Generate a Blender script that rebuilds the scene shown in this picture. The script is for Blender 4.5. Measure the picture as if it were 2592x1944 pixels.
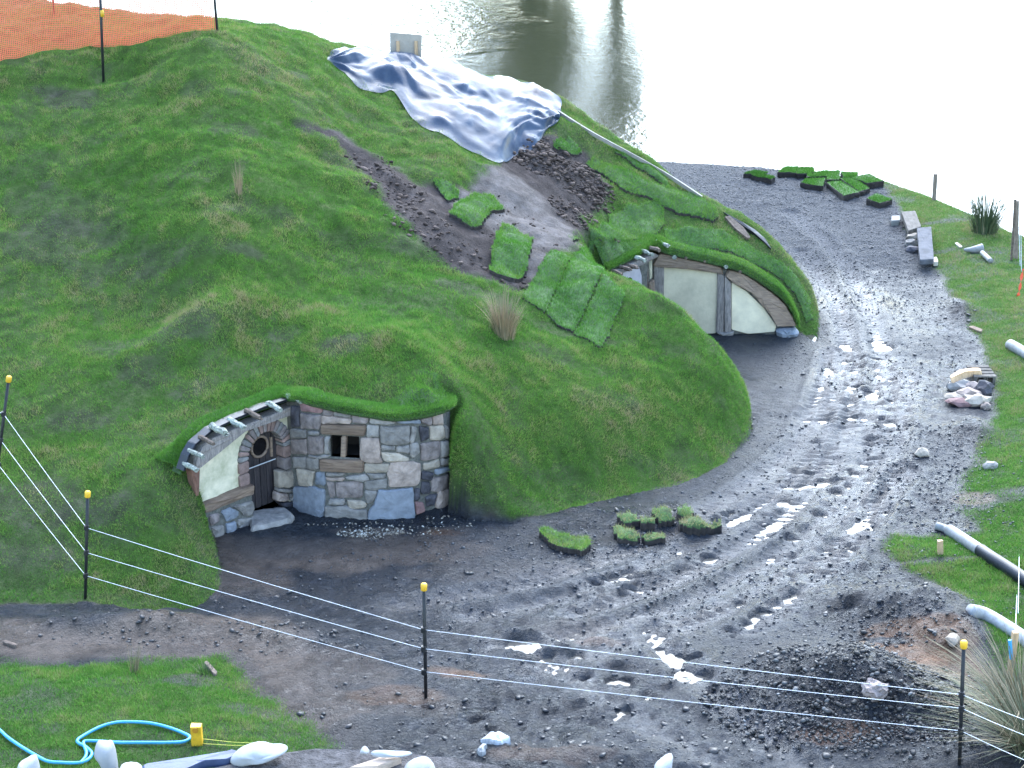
import bpy, bmesh, math, random
import numpy as np
from mathutils import Vector, Matrix

# ------------------------------------------------------------------ camera, light, exposure
for o in list(bpy.data.objects): bpy.data.objects.remove(o)
SC = bpy.context.scene
COL = SC.collection
R = math.radians
HCAM, PITCH, FPX = 9.3, R(20.0), 4520.0          # camera height, tilt, focal length in pixels of a 2592 wide picture
cam_d = bpy.data.cameras.new('camera'); cam = bpy.data.objects.new('camera', cam_d); COL.objects.link(cam)
cam.location = (0, 0, HCAM); cam.rotation_euler = (R(90) - PITCH, 0, 0)
cam_d.sensor_width = 36; cam_d.lens = 36 * FPX / 2592; cam_d.clip_start = 0.1; cam_d.clip_end = 3000
SC.camera = cam
SUN_AZ, SUN_EL = R(8), R(43)
W = bpy.data.worlds.new('World'); SC.world = W; W.use_nodes = True
wn = W.node_tree; wn.nodes.clear()
sky = wn.nodes.new('ShaderNodeTexSky'); sky.sky_type = 'NISHITA'; sky.sun_disc = False
sky.sun_elevation = SUN_EL; sky.sun_rotation = SUN_AZ; sky.air_density = 1.2; sky.dust_density = 0.9; sky.ozone_density = 2.6
bgn = wn.nodes.new('ShaderNodeBackground'); bgn.inputs['Strength'].default_value = 0.15
won = wn.nodes.new('ShaderNodeOutputWorld')
wn.links.new(sky.outputs[0], bgn.inputs[0]); wn.links.new(bgn.outputs[0], won.inputs[0])
sun_d = bpy.data.lights.new('sun', 'SUN'); sun = bpy.data.objects.new('sun', sun_d); COL.objects.link(sun)
sun_d.energy = 1.5; sun_d.angle = R(62); sun_d.color = (0.84, 0.93, 1.0)
sdir = Vector((math.sin(SUN_AZ) * math.cos(SUN_EL), math.cos(SUN_AZ) * math.cos(SUN_EL), math.sin(SUN_EL)))
sun.rotation_euler = (-sdir).to_track_quat('-Z', 'Y').to_euler(); sun.location = (0, 0, 40)
SC.render.engine = 'CYCLES'
SC.view_settings.view_transform = 'Standard'; SC.view_settings.look = 'None'
SC.view_settings.exposure = 2.62; SC.view_settings.gamma = 1; SC.view_settings.use_curve_mapping = False

# ------------------------------------------------------------------ helpers
random.seed(5); rng = np.random.default_rng(5)
FWD = np.array([0, math.cos(PITCH), -math.sin(PITCH)]); UPV = np.array([0, math.sin(PITCH), math.cos(PITCH)])
CAMP = np.array([0, 0, HCAM])
def ray(u, v): return FWD * FPX + np.array([1, 0, 0]) * (u - 1296) - UPV * (v - 972)
def onz(u, v, z=0.0):
    d = ray(u, v); return CAMP + d * ((z - HCAM) / d[2])
def ony(u, v, y):
    d = ray(u, v); return CAMP + d * (y / d[1])
def onplane(u, v, p, n):
    d = ray(u, v); return CAMP + d * (np.dot(np.asarray(p) - CAMP, n) / np.dot(d, n))

def _hash(ix, iy, s):
    h = (ix.astype(np.int64) * 374761393 + iy.astype(np.int64) * 668265263 + s * 1274126177) & 0xffffffff
    h = ((h ^ (h >> 13)) * 1274126177) & 0xffffffff
    return ((h ^ (h >> 16)) & 0xffff) / 65535.0
def vnoise(x, y, s=0):
    x = np.asarray(x, float); y = np.asarray(y, float)
    ix = np.floor(x); iy = np.floor(y); fx = x - ix; fy = y - iy
    fx = fx * fx * fx * (fx * (fx * 6 - 15) + 10); fy = fy * fy * fy * (fy * (fy * 6 - 15) + 10)
    ix = ix.astype(np.int64); iy = iy.astype(np.int64)
    a = _hash(ix, iy, s); b = _hash(ix + 1, iy, s); c = _hash(ix, iy + 1, s); d = _hash(ix + 1, iy + 1, s)
    return (a * (1 - fx) + b * fx) * (1 - fy) + (c * (1 - fx) + d * fx) * fy
def fbm(x, y, s=0, o=4, g=0.5):
    t = 0; a = 1; n = 0; c, q = math.cos(.6), math.sin(.6)
    for i in range(o):
        t = t + a * (vnoise(x, y, s + i * 17) - .5); n += a; a *= g
        x, y = (x * c - y * q) * 2.03 + 7.1, (x * q + y * c) * 2.03 + 3.7
    return t / n * 2
def sstep(a, b, x):
    t = np.clip((x - a) / (b - a), 0, 1); return t * t * (3 - 2 * t)
def inpoly(x, y, P):
    x = np.asarray(x, float); y = np.asarray(y, float); r = np.zeros(x.shape, bool); n = len(P)
    for i in range(n):
        x0, y0 = P[i][:2]; x1, y1 = P[(i + 1) % n][:2]
        if y0 == y1: continue
        c = ((y0 > y) != (y1 > y)) & (x < (x1 - x0) * (y - y0) / (y1 - y0) + x0); r ^= c
    return r
def polydist(x, y, P, closed=True):
    """distance to a polyline, index of nearest segment, parameter along the whole line"""
    x = np.asarray(x, float); y = np.asarray(y, float)
    best = np.full(x.shape, 1e9); idx = np.zeros(x.shape, int); along = np.zeros(x.shape); side = np.zeros(x.shape); L = 0
    for i in range(len(P) if closed else len(P) - 1):
        x0, y0 = P[i][:2]; x1, y1 = P[(i + 1) % len(P)][:2]; dx, dy = x1 - x0, y1 - y0; l2 = dx * dx + dy * dy + 1e-12
        t = np.clip(((x - x0) * dx + (y - y0) * dy) / l2, 0, 1)
        d = np.hypot(x - x0 - t * dx, y - y0 - t * dy); m = d < best
        best = np.where(m, d, best); idx = np.where(m, i, idx); along = np.where(m, L + t * math.sqrt(l2), along)
        side = np.where(m, np.sign(dx * (y - y0) - dy * (x - x0)), side); L += math.sqrt(l2)
    return best, idx, along, side
def smoothline(P, n=2):
    P = [np.asarray(p, float) for p in P]
    for _ in range(n):
        Q = [P[0]]
        for a, b in zip(P[:-1], P[1:]): Q += [a * .75 + b * .25, a * .25 + b * .75]
        P = Q + [P[-1]]
    return P
def spline(P, n=8):
    P = [np.asarray(p, float) for p in P]; Q = []
    for i in range(len(P) - 1):
        p0 = P[max(i - 1, 0)]; p1 = P[i]; p2 = P[i + 1]; p3 = P[min(i + 2, len(P) - 1)]
        for k in range(n):
            t = k / n; Q.append(.5 * (2 * p1 + (p2 - p0) * t + (2 * p0 - 5 * p1 + 4 * p2 - p3) * t * t + (3 * p1 - p0 - 3 * p2 + p3) * t ** 3))
    return Q + [P[-1]]

def mesh_np(name, V, F, mat=None, parent=None, smooth=True, attrs=None):
    """fast mesh from numpy arrays; F is (n,3) or (n,4)"""
    V = np.ascontiguousarray(V, np.float32); F = np.ascontiguousarray(F, np.int32)
    me = bpy.data.meshes.new(name); k = F.shape[1]
    me.vertices.add(len(V)); me.vertices.foreach_set('co', V.ravel())
    me.loops.add(F.size); me.loops.foreach_set('vertex_index', F.ravel())
    me.polygons.add(len(F)); me.polygons.foreach_set('loop_start', np.arange(0, F.size, k, dtype=np.int32))
    me.polygons.foreach_set('loop_total', np.full(len(F), k, np.int32))
    if smooth: me.polygons.foreach_set('use_smooth', np.ones(len(F), bool))
    for n, a in (attrs or {}).items():
        at = me.attributes.new(n, 'FLOAT', 'POINT'); at.data.foreach_set('value', np.ascontiguousarray(a, np.float32))
    me.update(calc_edges=True)
    if mat: me.materials.append(mat)
    o = bpy.data.objects.new(name, me); COL.objects.link(o)
    if parent: attach(o, parent)
    return o
def mesh(name, V, F, mat=None, parent=None, smooth=False, mats=None, fm=None):
    me = bpy.data.meshes.new(name); me.from_pydata([tuple(map(float, v)) for v in V], [], [tuple(f) for f in F])
    for m in (mats or [mat]): me.materials.append(m)
    if fm: me.polygons.foreach_set('material_index', fm)
    if smooth: me.polygons.foreach_set('use_smooth', [True] * len(me.polygons))
    bm = bmesh.new(); bm.from_mesh(me); bmesh.ops.recalc_face_normals(bm, faces=bm.faces); bm.to_mesh(me); bm.free()
    me.update(); o = bpy.data.objects.new(name, me); COL.objects.link(o)
    if parent: attach(o, parent)
    return o
def attach(o, parent):
    o.parent = parent
    if parent.type == 'EMPTY': o.matrix_parent_inverse = Matrix.Translation(-Vector(parent.location))
def tag(o, label=None, cat=None, group=None, kind=None):
    if label: o['label'] = label
    if cat: o['category'] = cat
    if group: o['group'] = group
    if kind: o['kind'] = kind
    return o
def thing(name, label, cat, loc, group=None):
    o = bpy.data.objects.new(name, None); COL.objects.link(o); o.location = [float(c) for c in loc]; o.empty_display_size = .1
    return tag(o, label, cat, group)

class MB:
    """collects simple shapes in world coordinates into one mesh"""
    def __init__(s): s.V = []; s.F = []
    def add(s, V, F):
        b = len(s.V); s.V += [np.asarray(v, float) for v in V]; s.F += [[i + b for i in f] for f in F]; return s
    def box(s, c, size, ax=None, jit=0):
        c = np.asarray(c, float); ax = np.eye(3) if ax is None else np.asarray(ax, float); h = np.asarray(size) / 2.0; V = []
        for i in (-1, 1):
            for j in (-1, 1):
                for k in (-1, 1): V.append(c + ax[0] * h[0] * i + ax[1] * h[1] * j + ax[2] * h[2] * k + rng.normal(0, 1, 3) * jit)
        return s.add(V, [(0, 1, 3, 2), (4, 6, 7, 5), (0, 4, 5, 1), (2, 3, 7, 6), (0, 2, 6, 4), (1, 5, 7, 3)])
    def tube(s, P, r, n=8, cap=True):
        P = [np.asarray(p, float) for p in P]; rr = r if hasattr(r, '__len__') else [r] * len(P); V = []; F = []
        for i, p in enumerate(P):
            t = P[min(i + 1, len(P) - 1)] - P[max(i - 1, 0)]; t = t / (np.linalg.norm(t) + 1e-9)
            a = np.cross(t, [0, 0, 1]) if abs(t[2]) < .9 else np.cross(t, [1, 0, 0]); a /= np.linalg.norm(a); b = np.cross(t, a)
            for k in range(n):
                q = 2 * math.pi * k / n; V.append(p + (a * math.cos(q) + b * math.sin(q)) * rr[i])
        for i in range(len(P) - 1):
            for k in range(n): F.append((i * n + k, i * n + (k + 1) % n, (i + 1) * n + (k + 1) % n, (i + 1) * n + k))
        if cap: F += [tuple(range(n)), tuple(range((len(P) - 1) * n, len(P) * n))]
        return s.add(V, F)
    def lump(s, c, r, seed=0, sq=(1, 1, 1), rough=.25, ax=None, n=1):
        bm = bmesh.new(); bmesh.ops.create_icosphere(bm, subdivisions=n, radius=1); g = np.random.default_rng(seed)
        off = g.uniform(0, 50, 3); V = []
        ax = np.eye(3) if ax is None else ax
        for v in bm.verts:
            p = np.array(v.co); k = 1 + rough * (float(fbm(p[0] * 1.7 + off[0], p[1] * 1.7 + p[2] * 1.3 + off[1], seed, 2)) + g.normal(0, .25))
            p = p * k * np.asarray(sq) * r; V.append(np.asarray(c) + ax[0] * p[0] + ax[1] * p[1] + ax[2] * p[2])
        F = [[v.index for v in f.verts] for f in bm.faces]; bm.free(); return s.add(V, F)
    def build(s, name, mat, parent=None, smooth=False): return mesh(name, s.V, s.F, mat, parent, smooth)

# ------------------------------------------------------------------ materials
MATS = {}
def mat(name, col, rough=.8, var=.25, scale=8, bump=.3, bscale=None, spec=.4, col2=None, stretch=None, metal=0, coat=0, bdist=.01):
    """procedural: two-colour noise, noise bump, roughness variation"""
    m = bpy.data.materials.new(name); m.use_nodes = True; n = m.node_tree; b = n.nodes['Principled BSDF']; L = n.links
    tc = n.nodes.new('ShaderNodeNewGeometry'); mp = n.nodes.new('ShaderNodeMapping'); L.new(tc.outputs['Position'], mp.inputs[0])
    if stretch: mp.inputs['Scale'].default_value = stretch
    t = n.nodes.new('ShaderNodeTexNoise'); t.inputs['Scale'].default_value = scale; t.inputs['Detail'].default_value = 6; t.inputs['Roughness'].default_value = .65
    L.new(mp.outputs[0], t.inputs['Vector'])
    r = n.nodes.new('ShaderNodeValToRGB'); L.new(t.outputs['Fac'], r.inputs[0])
    c2 = col2 or tuple(c * (1 - var * 1.6) for c in col); c1 = tuple(min(1, c * (1 + var * .8)) for c in col)
    r.color_ramp.elements[0].position = .3; r.color_ramp.elements[1].position = .7
    r.color_ramp.elements[0].color = (*c2, 1); r.color_ramp.elements[1].color = (*c1, 1)
    oi = n.nodes.new('ShaderNodeObjectInfo'); hs = n.nodes.new('ShaderNodeHueSaturation'); mr = n.nodes.new('ShaderNodeMapRange')
    mr.inputs[3].default_value = .82; mr.inputs[4].default_value = 1.18; L.new(oi.outputs['Random'], mr.inputs[0]); L.new(mr.outputs[0], hs.inputs['Value'])
    L.new(r.outputs[0], hs.inputs['Color']); L.new(hs.outputs[0], b.inputs['Base Color'])
    b.inputs['Roughness'].default_value = rough; b.inputs['Specular IOR Level'].default_value = spec; b.inputs['Metallic'].default_value = metal
    if coat: b.inputs['Coat Weight'].default_value = coat
    if bump:
        t2 = n.nodes.new('ShaderNodeTexNoise'); t2.inputs['Scale'].default_value = bscale or scale * 4; t2.inputs['Detail'].default_value = 5
        L.new(mp.outputs[0], t2.inputs['Vector'])
        bp = n.nodes.new('ShaderNodeBump'); bp.inputs['Strength'].default_value = bump; bp.inputs['Distance'].default_value = bdist
        L.new(t2.outputs['Fac'], bp.inputs['Height']); L.new(bp.outputs[0], b.inputs['Normal'])
    MATS[name] = m; return m

# ------------------------------------------------------------------ terrain: plan of the place
G0 = 0.034                                        # mean level of the yard; puddle water stands at 0
def pix(L, z=G0): return [onz(u, v, z)[:2] for u, v in L]
A1 = onz(528, 1366, 0)[:2]; B1 = onz(737, 1280, 0)[:2]
stone_base = pix([(737, 1280), (815, 1311), (931, 1319), (991, 1322), (1049, 1310), (1110, 1294), (1130, 1284)], 0)
C2 = onz(1655, 845, 0)[:2]; D2 = onz(2035, 852, 0)[:2]      # far house: corner and right end of the front
E2 = C2 + np.array([-.95, -.92])                            # its door wall comes forward to the left
back = np.array([-.07, .10])
foot = []                                        # (x, y, shoulder width of the segment that starts here)
for p in pix([(-700, 1560), (-300, 1545), (0, 1530), (215, 1522), (400, 1547), (500, 1532)]): foot.append((*p, 1.3))
for p in pix([(551, 1492), (556, 1440)]): foot.append((*p, .75))
foot.append((*pix([(540, 1385)])[0], .3))
foot.append((*(A1 + np.array([-.06, .14])), .05)); foot.append((*(B1 + np.array([-.03, .14])), .05))
for p in stone_base[1:-1]: foot.append((*(p + np.array([0, .12])), .05))
foot.append((*(stone_base[-1] + np.array([.02, .12])), .3))
for p, w in zip(pix([(1136, 1297), (1190, 1318), (1290, 1322), (1400, 1298), (1500, 1272), (1600, 1250), (1720, 1225), (1830, 1175), (1888, 1120), (1902, 1075), (1893, 1030)]),
                [.35, .7, 1.0, 1.1, 1.1, 1.2, 1.3, 1.3, 1.2, 1.1, 1.0]): foot.append((*p, w))
nx, ny = foot[-1][:2]
foot += [(nx - .35, ny + .55, .9), (nx - 1.0, ny + 1.15, .8), (nx - 1.85, ny + 1.85, .4), (E2[0] - .1, E2[1] - .25, .3)]
foot += [(E2[0] - .08, E2[1] + .1, .05), (C2[0] - .05, C2[1] + .14, .05), (D2[0] - .02, D2[1] + .12, .12)]
for p, w in zip(pix([(2066, 862), (2074, 830)]), [.45, .6]): foot.append((*p, w))
q = onz(2070, 800, 0)[:2]
foot += [(q[0], q[1] + .15, .8), (q[0] - .5, q[1] + .75, .9), (q[0] - 1.2, q[1] + 1.25, 1.0), (q[0] - 2.2, q[1] + 1.9, 1.0), (q[0] - 3.4, q[1] + 2.7, 1.0), (q[0] - 4.6, q[1] + 4.2, 1.2),
         (q[0] - 5.5, q[1] + 7.5, 2), (q[0] - 7, 44, 3), (-60, 60, 3), (-90, 30, 3)]
HP = [f[:2] for f in foot]; HW = [f[2] for f in foot]
def hill_S(x, y):
    x = np.asarray(x, float); y = np.asarray(y, float); S = np.ones(x.shape); n = len(HP)
    for i in range(n):
        x0, y0 = HP[i]; x1, y1 = HP[(i + 1) % n]; dx, dy = x1 - x0, y1 - y0; l2 = dx * dx + dy * dy
        t = np.clip(((x - x0) * dx + (y - y0) * dy) / l2, 0, 1); d = np.hypot(x - x0 - t * dx, y - y0 - t * dy)
        w = HW[i]; k = np.clip(d / w, 0, 1); S = np.minimum(S, np.sqrt(np.clip(1 - (1 - k) ** 2, 0, 1)))
    return np.where(inpoly(x, y, HP), S, 0)
# control points of the hill surface: pixel and distance
CP = [(0, 1300, 19.3), (0, 1000, 21.3), (0, 750, 23.2), (0, 500, 25.0), (0, 155, 28.1), (0, 33, 31.0), (0, 15, 34.0),
      (-400, 1200, 19.8), (-400, 600, 24.0), (-400, 100, 29.0), (-700, 900, 22), (-700, 30, 31),
      (215, 1350, 19.1), (220, 1150, 20.2), (240, 900, 22.0), (260, 600, 24.3), (262, 208, 27.7), (260, 110, 28.8), (260, 52, 30.6), (260,45,33),
      (400, 1380, 19.0), (420, 1250, 19.5), (470, 1150, 20.2), (490, 1060, 20.75), (420, 1000, 21.3), (420, 800, 22.9),
      (520, 1330, 19.5), (500, 1200, 20.0),
      (550, 1085, 20.65), (640, 1040, 20.9), (735, 1008, 21.2), (540, 800, 22.3), (540, 600, 23.7), (540, 400, 25.4), (540, 230, 27.0), (540, 120, 28.0), (545, 78, 28.7),
      (700, 900, 21.9), (700, 780, 22.8), (760, 650, 23.8), (760, 450, 25.5), (760, 250, 27.6), (700, 105, 29.3),
      (780, 1022, 21.0), (850, 1042, 20.85), (930, 1055, 20.75), (1020, 1055, 20.75), (1085, 1042, 20.85), (1000, 960, 21.25), (900, 860, 21.9), (1000, 800, 22.6), (1000, 600, 24.8), (980, 420, 26.8), (900, 260, 28.3), (830, 138, 29.6), (1000, 215, 29.6),
      (1150, 1050, 21.15), (1150, 930, 21.7), (1150, 830, 22.6), (1150, 700, 24.0), (1150, 520, 26.0), (1150, 400, 27.4), (1130, 300, 28.6), (1200, 215, 30.2),
      (1300, 1200, 21.0), (1300, 1080, 21.5), (1300, 1000, 21.95), (1260, 830, 23.1), (1330, 700, 24.9), (1300, 560, 26.5), (1280, 410, 28.2), (1300, 250, 30.3), (1410, 288, 30.3),
      (1500, 1200, 21.55), (1500, 1100, 21.9), (1480, 950, 22.8), (1480, 800, 24.2), (1430, 680, 25.3), (1430, 610, 26.1), (1440, 560, 27.2), (1450, 450, 28.6), (1440, 350, 29.8),
      (1700, 1150, 22.2), (1700, 1050, 22.7), (1700, 900, 23.7), (1650, 800, 24.3), (1620, 735, 24.8), (1550, 695, 25.3), (1700, 778, 24.7), (1800, 855, 24.5),
      (1830, 1080, 22.95), (1840, 960, 23.6), (1780, 860, 24.1),
      (1640, 600, 28.2), (1600, 560, 28.5), (1640, 510, 28.9), (1700, 632, 28.2), (1800, 655, 28.15), (1900, 720, 28.1), (1980, 800, 28.1),
      (1560, 440, 29.5), (1640, 432, 29.9), (1780, 508, 29.5), (1700, 560, 28.8), (1830, 585, 28.75), (1900, 610, 28.9), (1960, 610, 29.15), (2000, 690, 28.75), (1940, 660, 28.6), (2040, 770, 28.45)]
cx = []; cz = []
for u, v, y in CP:
    p = ony(u, v, y); S = float(hill_S(p[0], p[1])); cx.append(p[:2]); cz.append(p[2] / max(S, .8))
for x in np.arange(-40, 3, 4.0): cx += [(x, 37.0), (x, 42.0)]; cz += [1.2, -1.2]
for x in (-60, -40, -25, -18): cx += [(x, 24), (x, 31), (x, 19)]; cz += [3.4, 5.0, 1.2]
cx = np.array(cx); cz = np.array(cz); N = len(cx)
def tps(r): return np.where(r > 1e-9, r * r * np.log(np.maximum(r, 1e-9)), 0)
K = tps(np.hypot(cx[:, None, 0] - cx[None, :, 0], cx[:, None, 1] - cx[None, :, 1])) + np.eye(N) * .08
Pm = np.c_[np.ones(N), cx]; Mx = np.block([[K, Pm], [Pm.T, np.zeros((3, 3))]])
WT = np.linalg.solve(Mx, np.r_[cz, 0, 0, 0])
def hill_raw(x, y):
    x = np.asarray(x, float); y = np.asarray(y, float); t = WT[N] + WT[N + 1] * x + WT[N + 2] * y
    for i in range(N): t = t + WT[i] * tps(np.hypot(x - cx[i, 0], y - cx[i, 1]))
    return t
# shore: the level ground ends along this line and falls to the lake
shore = pix([(1300, 380), (1640, 412), (1900, 425), (2230, 463), (2330, 500), (2420, 540), (2592, 622), (2900, 760)], 0)
shore = [(-30, 46), (-8, 46)] + [tuple(p) for p in shore[1:]] + [(30, 20), (60, 10)]
LAKE = -2.2
ruts = [smoothline([(*p, 0) for p in pix(L, 0)], 2) for L in [
    [(1250, 1640), (1560, 1600), (1800, 1510), (2000, 1395), (2130, 1285), (2215, 1130), (2240, 950), (2210, 800), (2130, 650), (2000, 540)],
    [(1180, 1570), (1400, 1530), (1600, 1450), (1800, 1360), (1950, 1270), (2060, 1170), (2130, 1040), (2160, 900), (2120, 760), (2030, 640)],
    [(1640, 1600), (1720, 1690), (1850, 1800), (2010, 1944)], [(1330, 1640), (1480, 1740), (1650, 1850), (1780, 1960)],
    [(1000, 1540), (1350, 1490), (1560, 1420), (1760, 1320), (1900, 1240), (2010, 1150), (2080, 1030), (2110, 900)], [(1350, 1700), (1650, 1620), (1850, 1540), (2050, 1420), (2180, 1300), (2270, 1140), (2290, 960)], [(1450, 1560), (1700, 1480), (1890, 1380), (2040, 1270), (2140, 1140), (2190, 1000)], [(1900, 1600), (2060, 1470), (2190, 1330), (2290, 1200)]]]
puddles = [(2045, 1232, .30, .10), (1985, 1275, .16, .12), (2090, 1225, .2, .1), (2120, 1250, .13, .09), (1875, 1312, .25, .10), (1850, 1290, .13, .08), (1800, 1345, .16, .06),
           (2205, 1000, .16, .2), (2170, 1060, .2, .09), (2235, 1075, .25, .12), (2100, 940, .1, .2), (2080, 985, .14, .1), (2240, 880, .3, .16), (2160, 790, .2, .12),
           (2120, 1555, .22, .11), (2060, 1530, .1, .05), (1712, 1690, .08, .20), (1730, 1720, .16, .06), (1805, 1756, .10, .06), (1205, 1828, .2, .08), (1250, 1850, .16, .05), (1150, 1790, .18, .03),
           (1640, 1772, .12, .12), (2245, 1300, .1, .07), (1420, 1395, .18, .05), (2200, 1330, .09, .14), (2150, 1390, .08, .12), (1950, 1330, .16, .05),
           (1700, 1660, .07, .14), (2200, 930, .22, .12), (2140, 880, .12, .2), (2300, 1080, .1, .06), (1240, 1800, .1, .05), (1090, 1795, .1, .03), (2010, 1200, .1, .05), (1560, 1800, .14, .03)]
puddles = [(u, v, a * .72, b * .62) for u, v, a, b in puddles]
_g = np.random.default_rng(77)
for L_ in ([(1800, 1350), (2030, 1210)], [(1960, 1400), (2210, 1150)], [(2090, 1180), (2200, 850)], [(2200, 1250), (2240, 900)], [(1500, 1500), (1800, 1420)], [(1300, 1640), (1600, 1720)], [(1680, 1640), (1760, 1730)], [(1850, 1600), (2060, 1460)]):
    for q_ in range(13):
        f_ = _g.random(); puddles.append((L_[0][0] + (L_[1][0] - L_[0][0]) * f_ + _g.normal(0, 22), L_[0][1] + (L_[1][1] - L_[0][1]) * f_ + _g.normal(0, 16), _g.uniform(.03, .13), _g.uniform(.015, .05)))
PUD = [(*onz(u, v, 0)[:2], a, b) for u, v, a, b in puddles]
bank_poly = pix([(2215, 455), (2270, 520), (2300, 600), (2370, 690), (2420, 780), (2470, 860), (2505, 950), (2515, 1050), (2470, 1150), (2430, 1240), (2420, 1290), (2480, 1350), (2420, 1365), (2260, 1362), (2230, 1400), (2280, 1450), (2360, 1480),
                 (2430, 1540), (2480, 1620), (2520, 1720), (2600, 1790), (3200, 2100), (3300, 700), (2600, 590), (2400, 500)], 0)
verge_poly = pix([(-800, 1690), (0, 1682), (180, 1698), (330, 1682), (560, 1668), (640, 1735), (760, 1825), (835, 1895), (850, 2010), (-900, 2600)], 0)
pile_c = onz(2130, 1730, 0)[:2]
def ground(x, y, detail=True):
    z = np.full(np.shape(x), G0) + .03 * fbm(x * .35, y * .35, 3, 2)
    gb = inpoly(x, y, bank_poly); gd, *_ = polydist(x, y, bank_poly); sd = np.where(gb, gd, -gd)
    z = z + .12 * sstep(-.1, 1.2, sd) - .25 * sstep(1.0, 6, sd)
    vb = inpoly(x, y, verge_poly); vd, *_ = polydist(x, y, verge_poly); vs = np.where(vb, vd, -vd)
    z = z + .14 * sstep(-.1, .8, vs)
    hb = 1 + .35 * fbm(x * 2.1, y * 2.1, 9, 3)
    # heaps of gravel and clay at lower right, small heaps beside the road
    for u, v, rx, ry, h in [(2110, 1730, 1.15, .85, .32), (2260, 1800, .9, .6, .3), (2330, 1560, .8, .5, .28), (2400, 1630, .7, .5, .22), (2200, 1540, .5, .35, .12), (2450, 1090, .45, .45, .16), (2425, 790, .4, .5, .2),
                            (1300, 1960, 1.2, .5, .16), (1700, 1960, 1.2, .5, .14), (2500, 1940, 1.2, .5, .2), (1650, 1310, .85, .4, .09), (680, 1610, .6, .25, .12), (420, 1590, .8, .3, .14), (190, 1585, .8, .25, .10), (640, 1500, .35, .2, .08)]:
        px, py = onz(u, v, 0)[:2]; e = ((x - px) / rx) ** 2 + ((y - py) / ry) ** 2
        z = z + h * np.exp(-e * 1.6) * hb
    rutm = np.zeros(np.shape(x))
    if detail:
        for i, L in enumerate(ruts):
            d, ix, al, si = polydist(x, y, L, False)
            d = d + .05 * fbm(x * 1.2, y * 1.2, 40 + i, 2)
            prof = -.036 * np.exp(-(d / .15) ** 2) + .03 * np.exp(-((d - .27) / .08) ** 2)
            tread = np.exp(-(d / .19) ** 4) * .017 * (.2 + vnoise(x * 1.5, y * 1.5, 77 + i)) * np.sin((al + si * d * .7) * 2 * math.pi / .15)
            z = z + prof * (.6 + .8 * vnoise(x * .8, y * .8, 60 + i)) + tread; rutm = np.maximum(rutm, np.exp(-(d / .3) ** 2))
        on = (1 - sstep(-.2, .3, sd)) * (1 - sstep(-.2, .3, vs))
        rough = .35 + .65 * sstep(.4, .62, vnoise(x * .5, y * .5, 71)) + .5 * sstep(17.6, 16.0, y)
        z = z + on * rough * (.034 * fbm(x * 3, y * 3, 11, 4, .6) + .022 * fbm(x * 10, y * 10, 13, 2, .7))
        fb = .9 * fbm(x * 4.5, y * 4.5, 23, 2) + .8 * fbm(x * 13, y * 13, 24, 2)
        for px, py, a, b in PUD:
            e = ((x - px) / a) ** 2 + ((y - py) / (b * 1.6)) ** 2 + fb
            z = z - .070 * np.exp(-np.maximum(e, 0) * 1.2)
    return z, sd, vs, rutm
def shore_drop(x, y):
    d, ix, al, si = polydist(x, y, shore, False)
    out = si > 0                                     # beyond the line as it runs left to right
    return np.where(out, -np.minimum(d * .9, 5.0) * sstep(0, .3, d), 0)
scar_poly = [(760, 322), (860, 330), (950, 395), (1060, 470), (1180, 480), (1230, 430), (1300, 390), (1400, 330), (1480, 390), (1530, 480), (1500, 540), (1470, 590), (1450, 620), (1400, 660), (1330, 740), (1240, 710), (1150, 680), (1060, 600), (980, 520), (930, 440), (850, 350)]
BROWS = [([ony(u, v, y_)[:2] for u, v, y_ in L_], a_, w_) for L_, a_, w_ in [
    ([(330, 905, 21.9), (480, 835, 22.4), (640, 785, 22.75), (780, 800, 22.6)], .12, .34), ([(1000, 870, 22.0), (1120, 935, 21.6), (1180, 1040, 21.2), (1200, 1150, 20.95)], .10, .28), ([(1390, 1010, 22.0), (1500, 1130, 21.7), (1560, 1220, 21.4)], .07, .3)]]
def height(x, y, detail=True):
    x = np.asarray(x, float); y = np.asarray(y, float)
    g, sd, vs, rutm = ground(x, y, detail)
    S = hill_S(x, y); m = S > 0; h = np.zeros(x.shape); 
    if m.any():
        xs, ys = x[m], y[m]; k = (ys < 45) & (xs > -40); hr = np.full(xs.shape, -1.5); hr[k] = hill_raw(xs[k], ys[k])
        n = .10 * fbm(xs * .55, ys * .55, 31, 2) + .075 * fbm(xs * 1.7, ys * 1.9, 33, 3) * (.4 + 1.2 * sstep(22.5, 25, ys)) + .016 * fbm(xs * 6, ys * 6, 35, 2)
        for L_, a_, w_ in BROWS: n = n + a_ * np.exp(-(polydist(xs, ys, L_, False)[0] / w_) ** 2) * (.7 + .6 * vnoise(xs * 1.6, ys * 1.6, 39))
        n = n * sstep(.0, .55, S[m])
        h[m] = np.where(ys < 60, hr, 0) + n
    z = np.where(m, np.maximum(g, 0) * (1 - S) + np.where(S > 0, S * h, 0), g)
    z = z + np.where(m & (y < 34), 0, shore_drop(x, y))
    z = np.maximum(z, LAKE - 3)
    return z, S, sd, vs, rutm
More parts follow.
